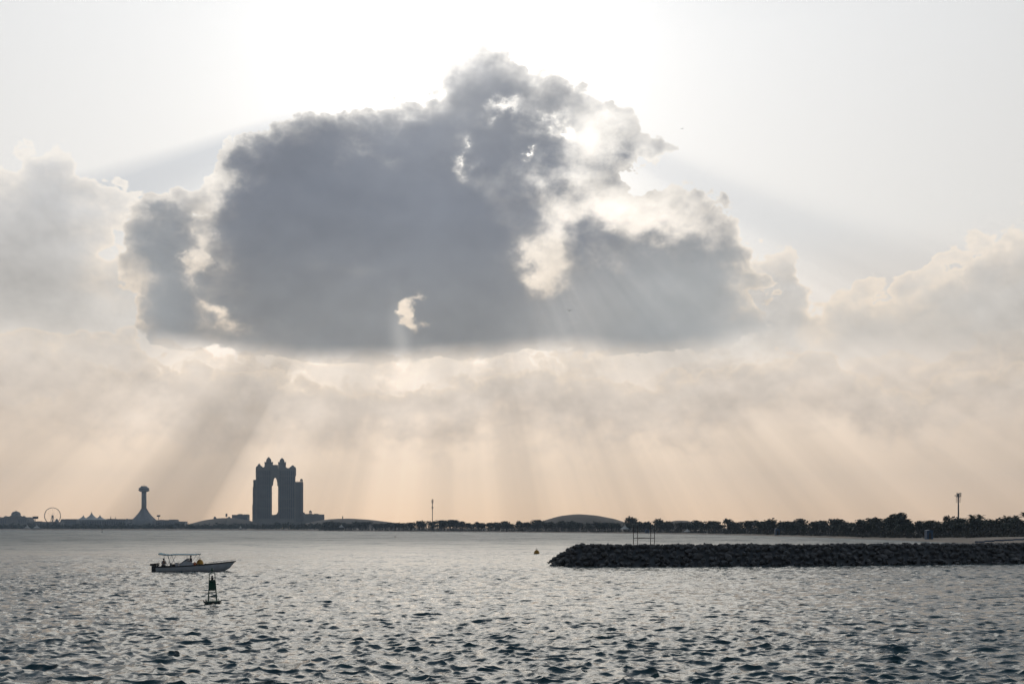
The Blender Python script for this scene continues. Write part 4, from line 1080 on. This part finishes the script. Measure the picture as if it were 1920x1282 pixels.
# two people in the boat
def skinned(name, pts, edges, rad, mat, parent):
    me = bpy.data.meshes.new(name); me.from_pydata(pts, edges, []); o = link(name, me, parent, mat)
    sk = o.modifiers.new('skin', 'SKIN'); sk.use_smooth_shade = True
    ss = o.modifiers.new('smooth', 'SUBSURF'); ss.levels = 1; ss.render_levels = 1
    for i, v in enumerate(me.skin_vertices[0].data): v.radius = rad[i]; v.use_root = (i == 0)
    return o
def person(loc, label, shirt, pose, rz):
    t = thing('person', loc, label, 'person', None, rz)
    sit = pose == 'sit'
    hipz = .46 if sit else .92; lean = .08
    P = [(0, 0, hipz), (lean * .4, 0, hipz + .25), (lean, 0, hipz + .50), (lean, 0, hipz + .58), (lean + .02, 0, hipz + .68), (lean + .03, 0, hipz + .80)]
    Rr = [(.15, .12), (.15, .11), (.16, .11), (.055, .055), (.085, .085), (.07, .075)]
    Eg = [(0, 1), (1, 2), (2, 3), (3, 4), (4, 5)]
    SP, SR, SE = [P[0], P[1], P[2], P[3]], [(.165, .14), (.165, .13), (.175, .125), (.075, .075)], [(0, 1), (1, 2), (2, 3)]
    for s in (-1, 1):
        b = len(P); P += [(lean, s * .20, hipz + .49), (lean + .05, s * .25, hipz + .22), (lean + .30, s * .20, hipz + .24), (lean + .38, s * .19, hipz + .27)]; Rr += [(.06, .06), (.045, .045), (.034, .034), (.03, .042)]
        Eg += [(2, b), (b, b + 1), (b + 1, b + 2), (b + 2, b + 3)]
        for k in range(4):      # fingers
            c = len(P); P += [(lean + .44, s * (.165 + .017 * k), hipz + .28), (lean + .47, s * (.165 + .017 * k), hipz + .25)]; Rr += [(.009, .009), (.008, .008)]; Eg += [(b + 3, c), (c, c + 1)]
        c = len(P); P += [(lean + .40, s * .14, hipz + .29), (lean + .44, s * .13, hipz + .29)]; Rr += [(.011, .011), (.009, .009)]; Eg += [(b + 3, c), (c, c + 1)]
        sb = len(SP); SP += [(lean, s * .20, hipz + .49), (lean + .045, s * .245, hipz + .26)]; SR += [(.072, .072), (.062, .062)]; SE += [(2, sb), (sb, sb + 1)]
        l = len(P)
        if sit: P += [(.05, s * .10, hipz), (.44, s * .12, hipz + .02), (.46, s * .12, .08), (.58, s * .12, .04)]
        else: P += [(0, s * .10, hipz - .05), (.03, s * .12, .50), (0, s * .12, .08), (.14, s * .13, .04)]
        Rr += [(.09, .09), (.065, .065), (.045, .045), (.04, .035)]; Eg += [(0, l), (l, l + 1), (l + 1, l + 2), (l + 2, l + 3)]
    skinned('body', P, Eg, Rr, M['skin'], t)
    skinned('shirt', SP, SE, SR, shirt, t)
    hp = [(0, 0, hipz + .03)]; hr = [(.165, .135)]; he = []
    for s in (-1, 1):
        b = len(hp)
        hp += [(.05, s * .10, hipz), (.44, s * .12, hipz + .02), (.46, s * .12, .14)] if sit else [(0, s * .10, hipz - .05), (.03, s * .12, .50), (0, s * .12, .12)]
        hr += [(.105, .105), (.08, .08), (.06, .06)]; he += [(0, b), (b, b + 1), (b + 1, b + 2)]
    skinned('trousers', hp, he, hr, M['trouser'], t)
    hx_ = lean + .015; hz_ = hipz + .75
    MB().lathe([(.088, hz_ - .06), (.098, hz_), (.092, hz_ + .06), (.06, hz_ + .11), (.01, hz_ + .125)], 14, (hx_ - .018, 0)).build('hair', M['hair'], t, True)
    return t
rot = Matrix.Rotation(R(5), 4, 'Z')
def on_boat(q, y, z): return rot @ Vector((qx(q), y, z)) + Vector(boat.location)
person(on_boat(438, -.35, qz(500) - .30), 'person in a white shirt seated at the stern by the outboards', M['shirt_white'], 'sit', R(-50))
person(on_boat(905, -.30, qz(500) - .46), 'person in dark clothes standing in front of the windscreen', M['shirt_navy'], 'stand', R(215))
pb_ = on_boat(1040, -.1, qz(455) - .02); mooring_buoy(tuple(pb_), 'yellow domed buoy carried on the foredeck of the boat', 0.74, .4)
o_ = on_boat(962, -.35, qz(470))
t = thing('orange_float', tuple(o_), 'small orange float on the boat deck beside the yellow buoy', 'float')
MB().lathe([(.05, 0), (.15, .06), (.18, .18), (.14, .3), (.05, .36), (.03, .42)], 14).build('ball', M['orange'], t, True)
MB().tube((0, 0, .40), (0, 0, .47), .03, .03, 6).build('eye', M['orange'], t)

# ================================================================== birds
def bird(px, py, d, span, lift, rz, bank, label):
    p = at(px, py, d); t = thing('bird', tuple(p), label, 'bird', 'birds in the sky', rz); t.rotation_euler = (R(bank), R(-5), rz)
    k = span / 2
    MB().lathe([(.004 * k, -.42 * k), (.05 * k, -.3 * k), (.085 * k, 0), (.07 * k, .2 * k), (.05 * k, .3 * k), (.045 * k, .36 * k), (.005 * k, .46 * k)], 8).build('body', M['bird'], t, True).rotation_euler = (0, R(90), 0)
    for s in (-1, 1):
        w = MB(); c = [(0, .05, .0), (.16, .5, lift), (.02, 1.0, lift * .45)]; ch = [.15, .13, .02]
        for (x, y, z), h in zip(c, ch): w.v += [((x + h) * k, s * y * k, z * k + .012 * k), ((x - h) * k, s * y * k, z * k), ((x + h) * k, s * y * k, z * k - .012 * k)]
        for i in range(2):
            a = i * 3
            for j in range(3): w.f.append((a + j, a + (j + 1) % 3, a + 3 + (j + 1) % 3, a + 3 + j))
        w.f += [(0, 1, 2), (6, 7, 8)]
        w.build('wing', M['bird'], t)
    MB().add([(-.38 * k, -.02 * k, .01 * k), (-.38 * k, .02 * k, .01 * k), (-.62 * k, .11 * k, 0), (-.62 * k, -.11 * k, 0), (-.5 * k, 0, -.02 * k)], [(0, 1, 2, 3), (0, 4, 1), (1, 4, 2), (2, 4, 3), (3, 4, 0)]).build('tail', M['bird'], t)
bird(1067, 583, 190, 1.15, .55, R(70), 10, 'dark bird with raised wings in front of the big cloud')
bird(1279.5, 241.5, 260, 1.2, .25, R(95), -14, 'bird gliding in the pale sky right of the big cloud top')
bird(1298.5, 491, 240, 1.1, .3, R(60), 25, 'bird in front of the right part of the big cloud')
bird(1151.5, 431.5, 260, 1.1, .3, R(110), -25, 'bird in front of the bright upper right puffs of the cloud')
bird(1209, 612, 330, .85, .15, R(90), 5, 'faint far bird low in front of the cloud base')
bird(694.5, 834, 420, .8, .3, R(90), 0, 'tiny far bird low over the arched hotel')

# ================================================================== haze
hz_m = bpy.data.materials.new('thin_haze'); hz_m.use_nodes = True
nt = hz_m.node_tree; nt.nodes.clear()
ho = nt.nodes.new('ShaderNodeOutputMaterial'); pv = nt.nodes.new('ShaderNodeVolumePrincipled')
pv.inputs['Color'].default_value = (0.62, 0.80, 1.0, 1); pv.inputs['Density'].default_value = 1.15e-4; pv.inputs['Anisotropy'].default_value = 0.2
nt.links.new(pv.outputs[0], ho.inputs['Volume'])
hb_ = MB().box(-3600, 3600, -3600, 3600, -6, 200).build('haze', hz_m); tag(hb_, 'thin pale sea haze', kind='stuff')
